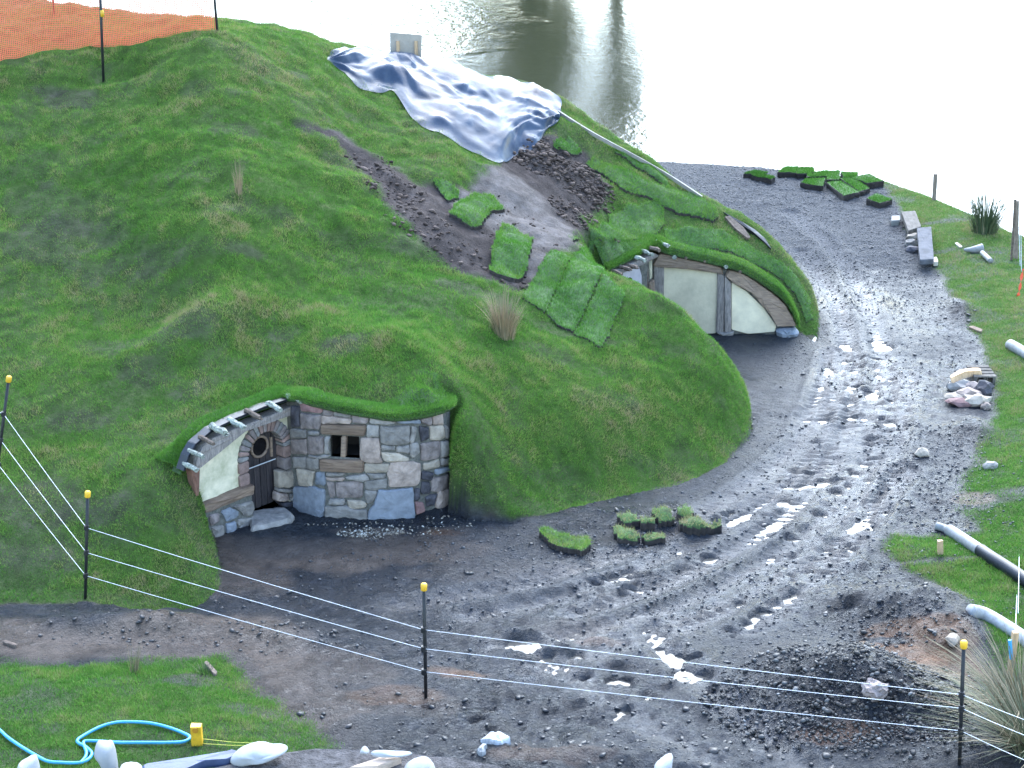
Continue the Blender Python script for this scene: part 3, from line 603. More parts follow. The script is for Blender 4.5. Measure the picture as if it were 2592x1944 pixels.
def eave_turf(name, pts, nrm, parent, tint=.42, over=.07, thick=1.0):
    """roll of turf along the top of a wall: runs back onto the hill"""
    rows = []
    for p, n in zip(pts, nrm):
        b3 = p - n * .42; zb = H(b3[0], b3[1]); b2_ = p - n * .2; zb2 = max(H(b2_[0], b2_[1]), p[2] + .05)
        w = .02 * fbm(p[0] * 5, p[1] * 5 + p[2], 7, 2)
        rows.append([np.array([*b3[:2], zb - .05]), np.array([*b3[:2], zb + .012]), np.array([*b2_[:2], max(zb2, (zb + p[2]) / 2) + .03]), p - n * .05 + np.array([0, 0, .085 * thick + w]), p + n * over * .8 + np.array([0, 0, .06 * thick + w]),
                     p + n * over + np.array([0, 0, .015]), p + n * over * .85 + np.array([0, 0, -.02]), p - n * .12 + np.array([0, 0, -.012])])
    m = len(rows[0]); V = [q for r in rows for q in r]; F = [(i * m + j, i * m + j + 1, (i + 1) * m + j + 1, (i + 1) * m + j) for i in range(len(rows) - 1) for j in range(m - 1)]
    o = mesh(name, V, F, turf_m, parent, True)
    # blades on it
    g = rng; Va = np.array(V).reshape(len(rows), m, 3); nb = int(len(rows) * 900)
    i = g.integers(0, len(rows) - 1, nb); j = g.integers(1, 5, nb); a = g.random((nb, 1)); c = g.random((nb, 1))
    P = (Va[i, j] * (1 - a) + Va[i + 1, j] * a) * (1 - c) + (Va[i, j + 1] * (1 - a) + Va[i + 1, j + 1] * a) * c
    nn_ = np.cross(Va[i + 1, j] - Va[i, j], Va[i, j + 1] - Va[i, j]); nn_ /= np.linalg.norm(nn_, axis=1)[:, None] + 1e-9
    nn_ = np.where((nn_[:, 2] < -.3)[:, None], -nn_, nn_); sg = np.where(nn_ @ (np.array(nrm[0]) + [0, 0, 1]) < 0, -1, 1)[:, None]
    bl = blades('grass_blades', P, nn_ * sg, tint + .12 * fbm(P[:, 0] * 3, P[:, 1] * 3, 4, 2) + g.normal(0, .09, nb), .045, .007, None)
    attach(bl, o); bl['kind'] = 'stuff'; return o
def rafter(parent, p, n, length, r, material, tilt=0, seed=0):
    n = np.asarray(n, float); d = n + np.array([0, 0, tilt]); d /= np.linalg.norm(d); g = np.random.default_rng(seed)
    P = [p + d * length * k / 4 + g.normal(0, .006, 3) for k in range(5)]; mb = MB(); mb.tube(P, [r * g.uniform(.85, 1.2) for _ in P], 7)
    for _ in range(7):
        k = g.integers(0, 5); a = g.normal(0, 1, 3); a /= np.linalg.norm(a); mb.lump(P[k] + a * r * .8, r * .5, int(g.integers(0, 999)), (1, 1, .6), .4)
    return mb.build('rafter_end', material, parent)

# ------------------------------------------------------------------ near house: plaster wall with arched door, stone wall with window
c4 = lambda x, y: (450 + x / 4.1475, 980 + y / 4.1475)
c5 = lambda x, y: (750 + x / 4.1475, 980 + y / 4.1475)
W1 = Wall([A1 - (B1 - A1) * .12, B1 + (B1 - A1) * .045]); S0 = np.linalg.norm(B1 - A1) * .12; L1 = W1.length(); n1 = W1.seg[0][2]; d1 = W1.seg[0][1]
WS = Wall(list(stone_base) + [stone_base[-1] + np.array([.05, .14]), stone_base[-1] + np.array([.06, .4])])
near = thing('turf_house', 'near turf-roofed house with stone wall, arched plank door and small window', 'house', (*((A1 + stone_base[-1]) / 2), 0))
sc, z0, ri, ro = .965 + S0, .85, .285, .445
# plaster wall as blocks round the doorway
def arc_z(s, r): return z0 + math.sqrt(max(r * r - (s - sc) ** 2, 0))
mb = MB(); ss = list(np.linspace(0, sc - .37, 8)) + list(np.linspace(sc - .37, sc + .37, 25))[1:] + [L1]
for a, b2 in zip(ss[:-1], ss[1:]):
    m_ = (a + b2) / 2; za = arc_z(a, .37) if abs(m_ - sc) < .37 else -.3; zb = arc_z(b2, .37) if abs(m_ - sc) < .37 else -.3
    tz = lambda s: float(np.interp(s - S0, [-.2, -.1, .3, .8], [1.05, 1.2, 1.28, 1.33])); V = [W1.at(a, za, 0), W1.at(b2, zb, 0), W1.at(b2, tz(b2), 0), W1.at(a, tz(a), 0)]; V += [v - n1 * .14 for v in V]
    mb.add(V, [(0, 1, 2, 3), (7, 6, 5, 4), (0, 4, 5, 1), (3, 2, 6, 7), (0, 3, 7, 4), (1, 5, 6, 2)])
mb.build('plaster_wall', M_plaster, near)
# brick arch: voussoirs and jambs
def brick_at(poly, i):
    slab('brick', [W1.at(s, z, 0) for s, z in poly], n1, .035, M_brick[i % 3 if rng.random() < .8 else int(rng.integers(0, 3))], arch, dome=.003, jit=.0025, step=.12, back=.16, inset=.006)
arch = mesh('door_arch_mortar', *(lambda V, F: (V, F))(
    [W1.at(sc + r * math.cos(a), z0 + r * math.sin(a), .018) for a in np.linspace(0, math.pi, 20) for r in (ri + .006, ro - .006)] + [W1.at(sc + r * math.cos(a), z0 + r * math.sin(a), -.15) for a in np.linspace(0, math.pi, 20) for r in (ri + .006, ro - .006)],
    [(2 * i, 2 * i + 1, 2 * i + 3, 2 * i + 2) for i in range(19)] + [(2 * i, 2 * i + 2, 40 + 2 * i + 2, 40 + 2 * i) for i in range(19)] + [(2 * i + 1, 40 + 2 * i + 1, 40 + 2 * i + 3, 2 * i + 3) for i in range(19)]), M_mortar, near)
arch.name = 'door_surround'
nv = 17
for i in range(nv):
    a0 = math.pi * i / nv + .018; a1 = math.pi * (i + 1) / nv - .018
    brick_at([(sc + ri * math.cos(a0), z0 + ri * math.sin(a0)), (sc + ro * math.cos(a0), z0 + ro * math.sin(a0)), (sc + ro * math.cos(a1), z0 + ro * math.sin(a1)), (sc + ri * math.cos(a1), z0 + ri * math.sin(a1))], i)
for sgn in (-1, 1):
    for k, (za, zb) in enumerate([(.845, .70), (.69, .53), ]):
        brick_at([(sc + sgn * ri, zb), (sc + sgn * ro, zb), (sc + sgn * ro, za), (sc + sgn * ri, za)], 0 if k == 0 else 2)
for sgn, za, zb in ((1, .52, .14), (-1, .52, .14)):
    mb = MB(); mb.box(W1.at(sc + sgn * (ri + ro) / 2, (za + zb) / 2, -.06), (ro - ri - .02, .14, za - zb), (d1, n1, (0, 0, 1))); mb.build('jamb', M_mortar, near)
wall_slab('stone', W1, [c4(*p) for p in [(1030, 880), (1120, 870), (1250, 850), (1258, 960), (1230, 1020), (1130, 1050), (1035, 1040)]], M_stone[4], near, .06, jit=.006)
wall_slab('stone', W1, [c4(*p) for p in [(1022, 1100), (1140, 1110), (1150, 1180), (1080, 1200), (1018, 1190)]], M_stone[2], near, .05, jit=.005)
wall_slab('stone', W1, [c4(*p) for p in [(1040, 1055), (1200, 1060), (1195, 1095), (1120, 1105), (1040, 1092)]], M_stone[0], near, .05, jit=.004)
wall_slab('stone', W1, [c4(*p) for p in [(1155, 1110), (1220, 1100), (1225, 1190), (1160, 1185)]], M_stone[0], near, .05, jit=.004)
wall_slab('stone', W1, [c4(*p) for p in [(1040, 1205), (1230, 1200), (1240, 1290), (1100, 1260)]], M_stone[5], near, .04, jit=.004)
# door, set back
door = mesh('door', *(lambda V, F: (V, F))([W1.at(s, z, -.13) for s, z in [(sc - ri - .03, .08), (sc + ri + .03, .08)] + [(sc + (ri + .03) * math.cos(a), z0 + (ri + .03) * math.sin(a)) for a in np.linspace(0, math.pi, 17)]], [tuple(range(19))]), M_inside, near)
ed = np.linspace(sc - ri - .02, sc + ri + .02, 7)
for i in range(6):
    a, b2 = ed[i] + .004, ed[i + 1] - .004; zt = lambda s: z0 + math.sqrt(max((ri + .02) ** 2 - (s - sc) ** 2, 0))
    tops = [(s, zt(s)) for s in np.linspace(b2, a, 4)]
    slab('door_plank', [W1.at(a, .09, -.128), W1.at(b2, .09, -.128)] + [W1.at(s, z, -.128) for s, z in tops], n1, .022, M_door, door, dome=.002, jit=.0015, step=.4, back=.01, inset=.006)
wp = onplane(*c4(852, 622), W1.seg[0][0] - n1 * .10, n1); ws = W1.sof(wp); wz = wp[2]
ring = [(a, r) for a in np.linspace(0, 2 * math.pi, 28, endpoint=False) for r in (.118, .148)]
mb = MB(); mb.tube([W1.at(ws + .133 * math.cos(a), wz + .133 * math.sin(a), -.088) for a in np.linspace(0, 2 * math.pi, 29)], .018, 8, False)
wf = mb.build('window_frame', M_timber, door, True)
mesh('pane', [W1.at(ws + .135 * math.cos(a), wz + .135 * math.sin(a), -.094) for a in np.linspace(0, 2 * math.pi, 28, endpoint=False)], [tuple(range(28))], gl, door)  # dark disc stands in for the shade inside the round opening
mb = MB(); mb.box(W1.at(ws + .19, wz - .06, -.09), (.03, .025, .26), (d1, n1, (0, 0, 1))); mb.build('batten', M_timber, door)
pa, pb = onplane(*c4(722, 866), W1.seg[0][0] - n1 * .02, n1), onplane(*c4(1026, 752), W1.seg[0][0] - n1 * .02, n1)
mb = MB(); mb.tube([pa, (pa + pb) / 2, pb], .007, 6); mb.build('door_strap', mat('pale_strap', (.6, .6, .6), .6, .1, 20, .1), near)
# timber sill, base stones, step, side trim
wall_slab('sill_beam', W1, [c4(*p) for p in [(205, 1225), (420, 1140), (620, 1050), (765, 1005), (760, 1060), (755, 1105), (640, 1140), (420, 1235), (235, 1312)]], M_timber_h, near, .09, jit=.004, step=.12)
for k, P in enumerate([[(265, 1325), (392, 1290), (385, 1400), (290, 1440)], [(400, 1285), (510, 1240), (602, 1295), (590, 1340), (450, 1402)], [(520, 1228), (740, 1170), (765, 1240), (720, 1330), (640, 1335), (605, 1290)], [(292, 1452), (432, 1418), (440, 1545), (345, 1600)], [(448, 1412), (560, 1378), (572, 1500), (455, 1545)], [(572, 1365), (738, 1342), (738, 1440), (590, 1465), (578, 1430)], [(590, 1475), (735, 1450), (720, 1490), (600, 1520)], [(360, 1605), (580, 1515), (590, 1535), (370, 1625)]]):
    wall_slab('base_stone', W1, [c4(*p) for p in P], M_stone[[1, 3, 0, 0, 3, 0, 0, 5][k]], near, .10, jit=.005)
mb = MB(); mb.box(W1.at((sc - ri) / 2 - .01, .14, .03), (sc - ri - .03, .10, .62), (d1, n1, (0, 0, 1))); mb.build('base_mortar', M_mortar, near)
P = [W1.hit(*c4(x, y), 0)[0] for x, y in [(1, 1)]]
stp = [onz(*c4(*p), .115) for p in [(742, 1300), (880, 1262), (1040, 1250), (1140, 1262), (1212, 1312), (1195, 1360), (1060, 1400), (900, 1440), (765, 1468)]]
slab('door_step', [p - np.array([0, 0, .115]) for p in stp], (0, 0, 1), .11, M_stone[0], near, dome=.004, jit=.006, step=.12, back=.05, inset=.03)
wall_slab('corner_post', W1, [c4(*p) for p in [(112, 860), (205, 830), (196, 1180), (170, 1190)]], mat('red_brown_timber', (.17, .085, .06), .8, .3, 10, .4, stretch=(5, 5, 1)), near, .05, jit=.002, step=.4)
# eave boards
ev = [(150, 700), (200, 600), (330, 505), (560, 415), (780, 328), (1000, 240), (1185, 165), (1235, 185), (1195, 250), (1000, 315), (780, 388), (560, 490), (330, 590), (215, 700), (165, 850), (110, 850)]
wall_slab('eave_board', W1, [c4(*p) for p in ev], M_grey_timber, near, .10, jit=.003, step=.1, dome=.006)
mb = MB(); top1 = [W1.hit(*c4(*p), .1)[0] for p in [(60, 870), (110, 720), (180, 600), (350, 455), (600, 330), (900, 210), (1150, 130), (1290, 130)]]
for a, b2 in zip(top1[:-1], top1[1:]): mb.box((a + b2) / 2 - n1 * .05, (np.linalg.norm(b2 - a) + .02, .14, .03), ((b2 - a) / np.linalg.norm(b2 - a), n1, np.cross((b2 - a) / np.linalg.norm(b2 - a), n1)))
mb.build('membrane', M_black, near)
for k, (x, y, m_, r, ti) in enumerate([(60, 790, 0, .030, -.02), (115, 655, 0, .032, -.02), (225, 505, 1, .026, -.1), (345, 385, 0, .040, -.12), (540, 325, 0, .034, -.14), (715, 230, 1, .032, -.14), (930, 150, 0, .034, -.12), (1145, 75, 0, .036, -.02)]):
    rafter(near, W1.hit(*c4(x, y + 12), .06)[0], n1, .27, r, [M_lichen, M_bark][m_], ti, k)
tp = [W1.hit(*c4(*p), .0)[0] for p in [(20, 900), (80, 760), (150, 640), (330, 470), (560, 360), (780, 265), (1000, 185), (1180, 125), (1300, 118)]]
tp = spline(tp, 4); eave_turf('turf_eave', [p - n1 * .03 for p in tp], [n1] * len(tp), near, .42, .05)

# stone wall: core with window opening, stones one by one
topS = [(737, 1012), (762, 1011), (808, 1026), (870, 1041), (943, 1053), (1015, 1060), (1051, 1056), (1087, 1050), (1121, 1038), (1131, 1036)]
ts = []; 
for u, v in topS: p, n = WS.hit(u, v, .03); ts.append((WS.sof(p), p[2]))
ts_s = np.array([a for a, _ in ts]); ts_z = np.array([b2 for _, b2 in ts]); LS = WS.length()
wq = [WS.hit(*c5(*p), 0)[0] for p in [(358, 505), (668, 515), (660, 745), (358, 735)]]
wa, wb = (WS.sof(wq[0]) + WS.sof(wq[3])) / 2, (WS.sof(wq[1]) + WS.sof(wq[2])) / 2; wz1, wz0 = (wq[0][2] + wq[1][2]) / 2, (wq[2][2] + wq[3][2]) / 2
mb = MB(); cuts = sorted(set(list(np.linspace(0, LS, 40)) + [wa, wb]))
for a, b2 in zip(cuts[:-1], cuts[1:]):
    za, zb = np.interp(a, ts_s, ts_z), np.interp(b2, ts_s, ts_z); mid = (a + b2) / 2
    for lo, hi in ([(-.3, None)] if not wa < mid < wb else [(-.3, wz0), (wz1, None)]):
        na = WS.normal((a + b2) / 2); V = [WS.at(a, lo), WS.at(b2, lo), WS.at(b2, hi if hi is not None else zb), WS.at(a, hi if hi is not None else za)]; V += [v - na * .11 for v in V]
        mb.add(V, [(0, 1, 2, 3), (7, 6, 5, 4), (0, 4, 5, 1), (3, 2, 6, 7)] + ([(0, 3, 7, 4)] if abs(a - wb) < 1e-6 or a == cuts[0] else []) + ([(1, 5, 6, 2)] if abs(b2 - wa) < 1e-6 or b2 == cuts[-1] else []))
swall = mb.build('stone_wall', M_mortar, near)
STONES = [(6, [(40, 150), (170, 165), (275, 215), (270, 265), (55, 245)]), (1, [(285, 225), (390, 250), (385, 300), (285, 295)]), (0, [(400, 258), (520, 275), (578, 287), (575, 318), (500, 303), (400, 300)]), (1, [(590, 290), (760, 310), (750, 375), (590, 372)]),
 (0, [(775, 315), (960, 335), (1040, 345), (1040, 378), (930, 388), (780, 378)]), (3, [(1060, 345), (1290, 325), (1300, 370), (1180, 378), (1060, 375)]), (1, [(1305, 320), (1410, 290), (1415, 385), (1370, 400), (1310, 362)]), (2, [(1422, 285), (1525, 248), (1538, 390), (1430, 395)]),
 (5, [(-45, 200), (42, 205), (40, 415), (-45, 415)]), (1, [(55, 265), (262, 285), (252, 432), (55, 428)]), (2, [(272, 292), (580, 325), (575, 378), (268, 380)]), (0, [(745, 398), (870, 403), (870, 518), (742, 522)]), (0, [(885, 405), (1188, 400), (1182, 580), (1050, 600), (900, 580), (880, 480)]),
 (0, [(1202, 405), (1265, 410), (1228, 585), (1188, 580)]), (5, [(1285, 400), (1385, 415), (1380, 540), (1300, 570)]), (4, [(1397, 405), (1540, 400), (1562, 520), (1500, 550), (1400, 550)]), (0, [(-45, 430), (110, 440), (118, 530), (-45, 530)]), (0, [(125, 452), (245, 462), (247, 500), (130, 492)]),
 (1, [(-45, 545), (115, 545), (120, 700), (-45, 690)]), (1, [(130, 512), (290, 515), (290, 692), (130, 696)]), (0, [(300, 518), (352, 512), (348, 692), (300, 692)]), (0, [(140, 705), (350, 705), (350, 735), (140, 730)]), (2, [(678, 528), (872, 532), (878, 740), (912, 785), (740, 788), (672, 742)]),
 (0, [(888, 600), (1030, 605), (1038, 660), (888, 652)]), (0, [(1045, 620), (1180, 600), (1182, 690), (1045, 682)]), (4, [(890, 678), (1060, 692), (1182, 738), (1175, 770), (925, 772)]), (0, [(1190, 592), (1280, 582), (1290, 680), (1215, 745), (1188, 700)]), (1, [(1302, 592), (1500, 562), (1500, 700), (1470, 745), (1310, 770)]),
 (0, [(1510, 560), (1578, 560), (1586, 720), (1510, 738)]), (0, [(-30, 728), (110, 732), (108, 850), (-20, 842)]), (0, [(120, 735), (240, 745), (240, 868), (120, 860)]), (4, [(725, 797), (980, 800), (958, 890), (722, 887)]), (2, [(992, 792), (1240, 778), (1302, 812), (1298, 970), (1258, 1028), (972, 1042), (957, 900)]),
 (4, [(1325, 800), (1498, 752), (1500, 830), (1330, 868)]), (0, [(1510, 745), (1590, 732), (1598, 795), (1510, 818)]), (3, [(1450, 862), (1595, 818), (1600, 870), (1460, 920)]), (4, [(5, 845), (200, 888), (162, 1042), (40, 1030)]), (3, [(215, 890), (310, 890), (305, 1028), (202, 1010)]),
 (0, [(320, 888), (510, 893), (510, 930), (320, 928)]), (0, [(520, 930), (715, 905), (775, 958), (720, 983), (530, 960)]), (0, [(735, 900), (940, 905), (930, 955), (800, 960)]), (2, [(315, 938), (500, 950), (500, 976), (320, 975)]), (1, [(322, 985), (400, 990), (410, 1150), (352, 1150)]),
 (1, [(415, 997), (640, 987), (705, 1020), (690, 1150), (430, 1153)]), (0, [(722, 985), (940, 952), (955, 1040), (850, 1075), (735, 1070)]), (5, [(1312, 882), (1440, 890), (1410, 980), (1312, 965)]), (1, [(1420, 950), (1585, 912), (1582, 1045), (1500, 1098), (1412, 1095)]), (5, [(1310, 985), (1402, 990), (1400, 1120), (1305, 1120)]),
 (3, [(-12, 1042), (200, 1042), (300, 1078), (295, 1300), (268, 1372), (180, 1335), (-8, 1295)]), (0, [(345, 1165), (510, 1165), (515, 1225), (345, 1225)]), (4, [(530, 1180), (700, 1185), (745, 1225), (720, 1265), (560, 1265)]), (0, [(712, 1082), (850, 1085), (802, 1208), (752, 1228)]),
 (0, [(308, 1245), (540, 1242), (600, 1272), (742, 1278), (748, 1398), (310, 1368)]), (3, [(870, 1072), (1220, 1052), (1226, 1200), (1240, 1368), (1000, 1418), (762, 1400), (757, 1320), (822, 1222)]), (5, [(1235, 1062), (1300, 1062), (1290, 1180), (1236, 1198)]), (6, [(1242, 1205), (1330, 1205), (1350, 1300), (1255, 1335)]),
 (2, [(1482, 1092), (1600, 1055), (1592, 1150), (1550, 1288), (1482, 1298), (1455, 1240)]), (5, [(1352, 1140), (1470, 1112), (1448, 1230), (1360, 1258)]), (0, [(1545, 400), (1590, 420), (1590, 545), (1565, 540)]), (1, [(1500, 830), (1440, 855), (1330, 875), (1340, 880)])]
GROW[0] = 1.035
for k, (mi, P) in enumerate(STONES[:-1]):
    big = mi == 3 and k > 45
    wall_slab('stone', WS, [c5(*p) for p in P], M_stone[mi], swall, .045 if big else float(rng.uniform(.018, .04)), jit=.0045, dome=.006 if big else .012, back=.02)
GROW[0] = 1.0
win = mesh('window', *(lambda V, F: (V, F))([WS.at(s, z, -o_) for o_ in (.02, .45) for s, z in ((wa, wz0), (wb, wz0), (wb, wz1), (wa, wz1))], [(0, 1, 5, 4), (1, 2, 6, 5), (2, 3, 7, 6), (3, 0, 4, 7), (4, 5, 6, 7)]), M_inside, near)
wall_slab('lintel', WS, [c5(*p) for p in [(258, 385), (735, 390), (725, 505), (258, 482)]], M_timber_h, win, .04, jit=.003, step=.15, back=.1)
wall_slab('sill', WS, [c5(*p) for p in [(248, 750), (715, 758), (710, 892), (248, 872)]], M_timber_h, win, .045, jit=.003, step=.15, back=.1)
wall_slab('mullion', WS, [c5(*p) for p in [(475, 508), (530, 510), (520, 742), (465, 740)]], M_timber, win, .02, off=-.03, jit=.001, step=.3, back=.06)
nS = [WS.normal(s) for s in np.linspace(0, LS, 26)]; tpS = [WS.at(s, float(np.interp(s, ts_s, ts_z)), .02) for s in np.linspace(0, LS, 26)]
nS = [sum(nS[max(0, i - 2):i + 3]) for i in range(26)]; nS = [n / np.linalg.norm(n) for n in nS]
eave_turf('turf_eave', tpS, nS, near, .50, .06, 1.2)
mb = MB()
for i in range(25): d_ = tpS[i + 1] - tpS[i]; l_ = np.linalg.norm(d_); mb.box((tpS[i] + tpS[i + 1]) / 2 - nS[i] * .04 + np.array([0, 0, -.008]), (l_ + .01, .16, .03), (d_ / l_, nS[i], np.cross(d_ / l_, nS[i])))
mb.build('membrane', M_black, near)

# ------------------------------------------------------------------ far house: half-timbered front with curved bargeboard
c6 = lambda x, y: (1500 + x / 3.687, 580 + y / 3.687)
W2 = Wall([C2, D2]); n2 = W2.seg[0][2]; d2 = W2.seg[0][1]
W3 = Wall([E2, C2]); n3 = W3.seg[0][2]
farh = thing('turf_house', 'far half-timbered turf house with cream panels and curved timber bargeboard', 'house', (*((C2 + D2) / 2), 0))
W2b = [W2.hit(*c6(*p), 0)[0] for p in [(560, 300), (700, 290), (1190, 360), (1420, 450), (1640, 620), (1790, 780), (1870, 920)]]
V = [np.array([*C2, -.2])] + [np.array([p[0], p[1], p[2]]) for p in W2b] + [np.array([*W2b[-1][:2], -.2])]; V[0][:2] = W2b[0][:2]; k = len(V)
mesh('back_wall', [v - n2 * .02 for v in V] + [v - n2 * .1 for v in V], [tuple(range(k)), tuple(range(k, 2 * k))] + [(i, (i + 1) % k, k + (i + 1) % k, k + i) for i in range(k)], M_mortar, farh)
wall_slab('plaster_panel', W2, [c6(*p) for p in [(665, 345), (1168, 408), (1155, 968), (900, 985), (655, 990)]], M_plaster2, farh, .015, dome=.0, jit=.0, step=.5, inset=.004)
wall_slab('plaster_panel', W2, [c6(*p) for p in [(1296, 492), (1430, 575), (1600, 735), (1712, 895), (1705, 955), (1450, 975), (1296, 935)]], M_plaster2, farh, .015, dome=.0, jit=.0, step=.4, inset=.004)
wall_slab('timber_post', W2, [c6(*p) for p in [(1165, 398), (1228, 420), (1222, 965), (1150, 965)]], M_grey_timber, farh, .05, jit=.002, step=.3)
wall_slab('timber_post', W2, [c6(*p) for p in [(1230, 425), (1290, 490), (1296, 948), (1228, 962)]], M_grey_timber, farh, .06, jit=.003, step=.3)
wall_slab('timber_post', W2, [c6(*p) for p in [(568, 335), (670, 345), (660, 985), (575, 985)]], M_grey_timber, farh, .05, jit=.003, step=.3)
wall_slab('bargeboard', W2, [c6(*p) for p in [(560, 330), (590, 270), (620, 215), (760, 240), (960, 285), (1200, 345), (1225, 410), (1100, 385), (900, 362), (680, 345)]], M_timber, farh, .09, jit=.003, step=.12)
wall_slab('bargeboard', W2, [c6(*p) for p in [(1232, 420), (1270, 370), (1360, 385), (1450, 430), (1560, 505), (1650, 570), (1740, 640), (1800, 700), (1860, 800), (1905, 895), (1720, 895), (1670, 810), (1600, 720), (1480, 580), (1310, 490)]], M_timber, farh, .09, jit=.003, step=.1)
wall_slab('footing_stone', W2, [c6(*p) for p in [(1705, 930), (1760, 912), (1890, 912), (1928, 955), (1915, 985), (1850, 1018), (1720, 1002)]], M_stone[3], farh, .12, jit=.004, dome=.04, inset=.03)
wall_slab('footing_stone', W2, [c6(*p) for p in [(1150, 955), (1320, 945), (1310, 990), (1200, 995)]], M_stone[0], farh, .08, jit=.004, dome=.02)
for k, (x, y, m_) in enumerate([(760, 240, 0), (872, 245, 1), (1040, 275, 1), (1238, 325, 0), (1372, 368, 1)]):
    rafter(farh, W2.hit(*c6(x, y + 8), .03)[0], n2, .14, [.034, .024][m_], [M_lichen, M_bark][m_], .05, 30 + k)
# corner posts and door wall
for P, m_, th in [([(430, 330), (470, 290), (475, 620), (445, 560)], M_timber, .02), ([(472, 285), (520, 262), (520, 650), (478, 640)], M_bark, .06), ([(522, 262), (556, 250), (556, 450), (530, 470)], M_plaster, .04), ([(522, 480), (575, 465), (590, 640), (522, 660)], M_timber, .07)]:
    wall_slab('corner_post', W2, [c6(*p) for p in P], m_, farh, th, off=.05, jit=.002, step=.3)
mb = MB(); V = [np.array([*E2, -.2]), np.array([*C2, -.2]), np.array([*C2, 1.35]), np.array([*E2, 1.15])]
mesh('door_wall', [v - n3 * .02 for v in V] + [v - n3 * .12 for v in V], [(0, 1, 2, 3), (7, 6, 5, 4), (0, 4, 5, 1), (1, 5, 6, 2), (2, 6, 7, 3), (3, 7, 4, 0)], M_mortar, farh)
fd = wall_slab('door', W3, [c6(*p) for p in [(200, 420), (300, 375), (420, 335), (448, 420), (450, 620), (200, 640)]], mat('pale_primed_door', (.42, .38, .40), .8, .12, 6, .2), farh, .03, jit=.001, dome=.001, step=.3)
hp = W3.hit(*c6(340, 498), .034)[0]; hs_ = W3.sof(hp)
mesh('pane', [W3.at(hs_ + .085 * math.cos(a), hp[2] + .085 * math.sin(a), .036) for a in np.linspace(0, 2 * math.pi, 24, endpoint=False)], [tuple(range(24))], gl, fd)  # dark disc painted in place of the shaded round hole
wall_slab('eave_board', W3, [c6(*p) for p in [(150, 400), (330, 310), (560, 215), (600, 240), (440, 320), (250, 400), (180, 440)]], M_grey_timber, farh, .08, jit=.002, step=.15)
for k, (x, y, m_) in enumerate([(170, 370, 1), (245, 330, 1), (310, 315, 1), (385, 245, 0), (455, 190, 0), (520, 155, 1), (600, 105, 0)]):
    rafter(farh, W3.hit(*c6(x, y + 14), .02)[0], n3, .24, .032, [M_lichen, M_bark][m_], -.04, 50 + k)
tp = spline([W3.hit(*c6(*p), .0)[0] for p in [(120, 385), (330, 280), (500, 190), (640, 120)]], 5)
eave_turf('turf_eave', tp, [n3] * len(tp), farh, .52, .06)
tp = spline([W2.hit(*c6(*p), .03)[0] for p in [(600, 170), (720, 215), (960, 268), (1200, 325), (1400, 385), (1600, 505), (1760, 625), (1860, 760), (1915, 900)]], 4)
tp = [p for p in tp]; eave_turf('turf_eave', tp, [n2] * len(tp), farh, .55, .13, 1.9)

# ------------------------------------------------------------------ scatter of small lumps (stuff)
_bm = bmesh.new(); bmesh.ops.create_icosphere(_bm, subdivisions=1, radius=1); ICO_V = np.array([v.co[:] for v in _bm.verts]); ICO_F = np.array([[v.index for v in f.verts] for f in _bm.faces]); _bm.free()
def tint_mat(name, stops, rough=.8, spec=.3, bump=.4, bs=60):
    m, t, b = nodes(name); t.links.new(ramp(t, attr(t, 'tint'), stops), b.inputs['Base Color']); b.inputs['Roughness'].default_value = rough; b.inputs['Specular IOR Level'].default_value = spec
    bp = N_(t, 'ShaderNodeBump', Strength=bump, Distance=.006); t.links.new(noise(t, bs, 4, .6, t.nodes.new('ShaderNodeNewGeometry').outputs['Position']), bp.inputs['Height']); t.links.new(bp.outputs[0], b.inputs['Normal']); return m
def scatter(name, label, cat, X, Y, size, m, flat=.7, sink=.3, tint=None, lift=None, parent=None):
    n = len(X); g = rng; size = np.broadcast_to(size, (n,)) * g.uniform(.6, 1.4, n)
    a = g.uniform(0, 2 * math.pi, n); s = np.c_[g.uniform(.7, 1.3, n), g.uniform(.7, 1.3, n), g.uniform(.75, 1.25, n) * flat] * size[:, None]
    V = ICO_V[None] * (1 + g.normal(0, .16, (n, 12, 1))) * s[:, None, :]
    ca, sa = np.cos(a)[:, None], np.sin(a)[:, None]; tl = g.normal(0, .3, (n, 1))
    x = V[..., 0] * ca - V[..., 1] * sa; y = V[..., 0] * sa + V[..., 1] * ca; z = V[..., 2] + x * tl
    Z = (hz(X, Y) if lift is None else lift) + s[:, 2] * (1 - 2 * sink)
    V = np.stack([x + np.asarray(X)[:, None], y + np.asarray(Y)[:, None], z + Z[:, None]], -1).reshape(-1, 3)
    F = (ICO_F[None] + 12 * np.arange(n)[:, None, None]).reshape(-1, 3)
    tv_ = np.clip(g.random(n) if tint is None else tint, 0, 1)
    o = mesh_np(name, V, F, m, parent, False, {'tint': np.repeat(tv_, 12)}); return tag(o, label, cat, kind='stuff')
def cloud(u, v, rx, ry, n):
    """n points round the place behind a pixel, in an ellipse on the ground"""
    p = onter(u, v); r = np.sqrt(rng.random(n)) ; a = rng.uniform(0, 2 * math.pi, n); return p[0] + rx * r * np.cos(a), p[1] + ry * r * np.sin(a)
def clouds(L): Q = [cloud(*c) for c in L]; return np.concatenate([q[0] for q in Q]), np.concatenate([q[1] for q in Q])
M_clod = tint_mat('mud_clod', [(0, (.012, .012, .013)), (.6, (.024, .022, .023)), (1, (.05, .042, .038))], .45, .45)
M_peb = tint_mat('pebbles', [(0, (.016, .016, .018)), (.6, (.05, .052, .058)), (.9, (.12, .122, .13)), (1, (.3, .3, .3))], .55, .45)
M_soilclod = tint_mat('soil_clod', [(0, (.018, .012, .010)), (.6, (.06, .042, .034)), (1, (.13, .095, .08))], .85, .2)
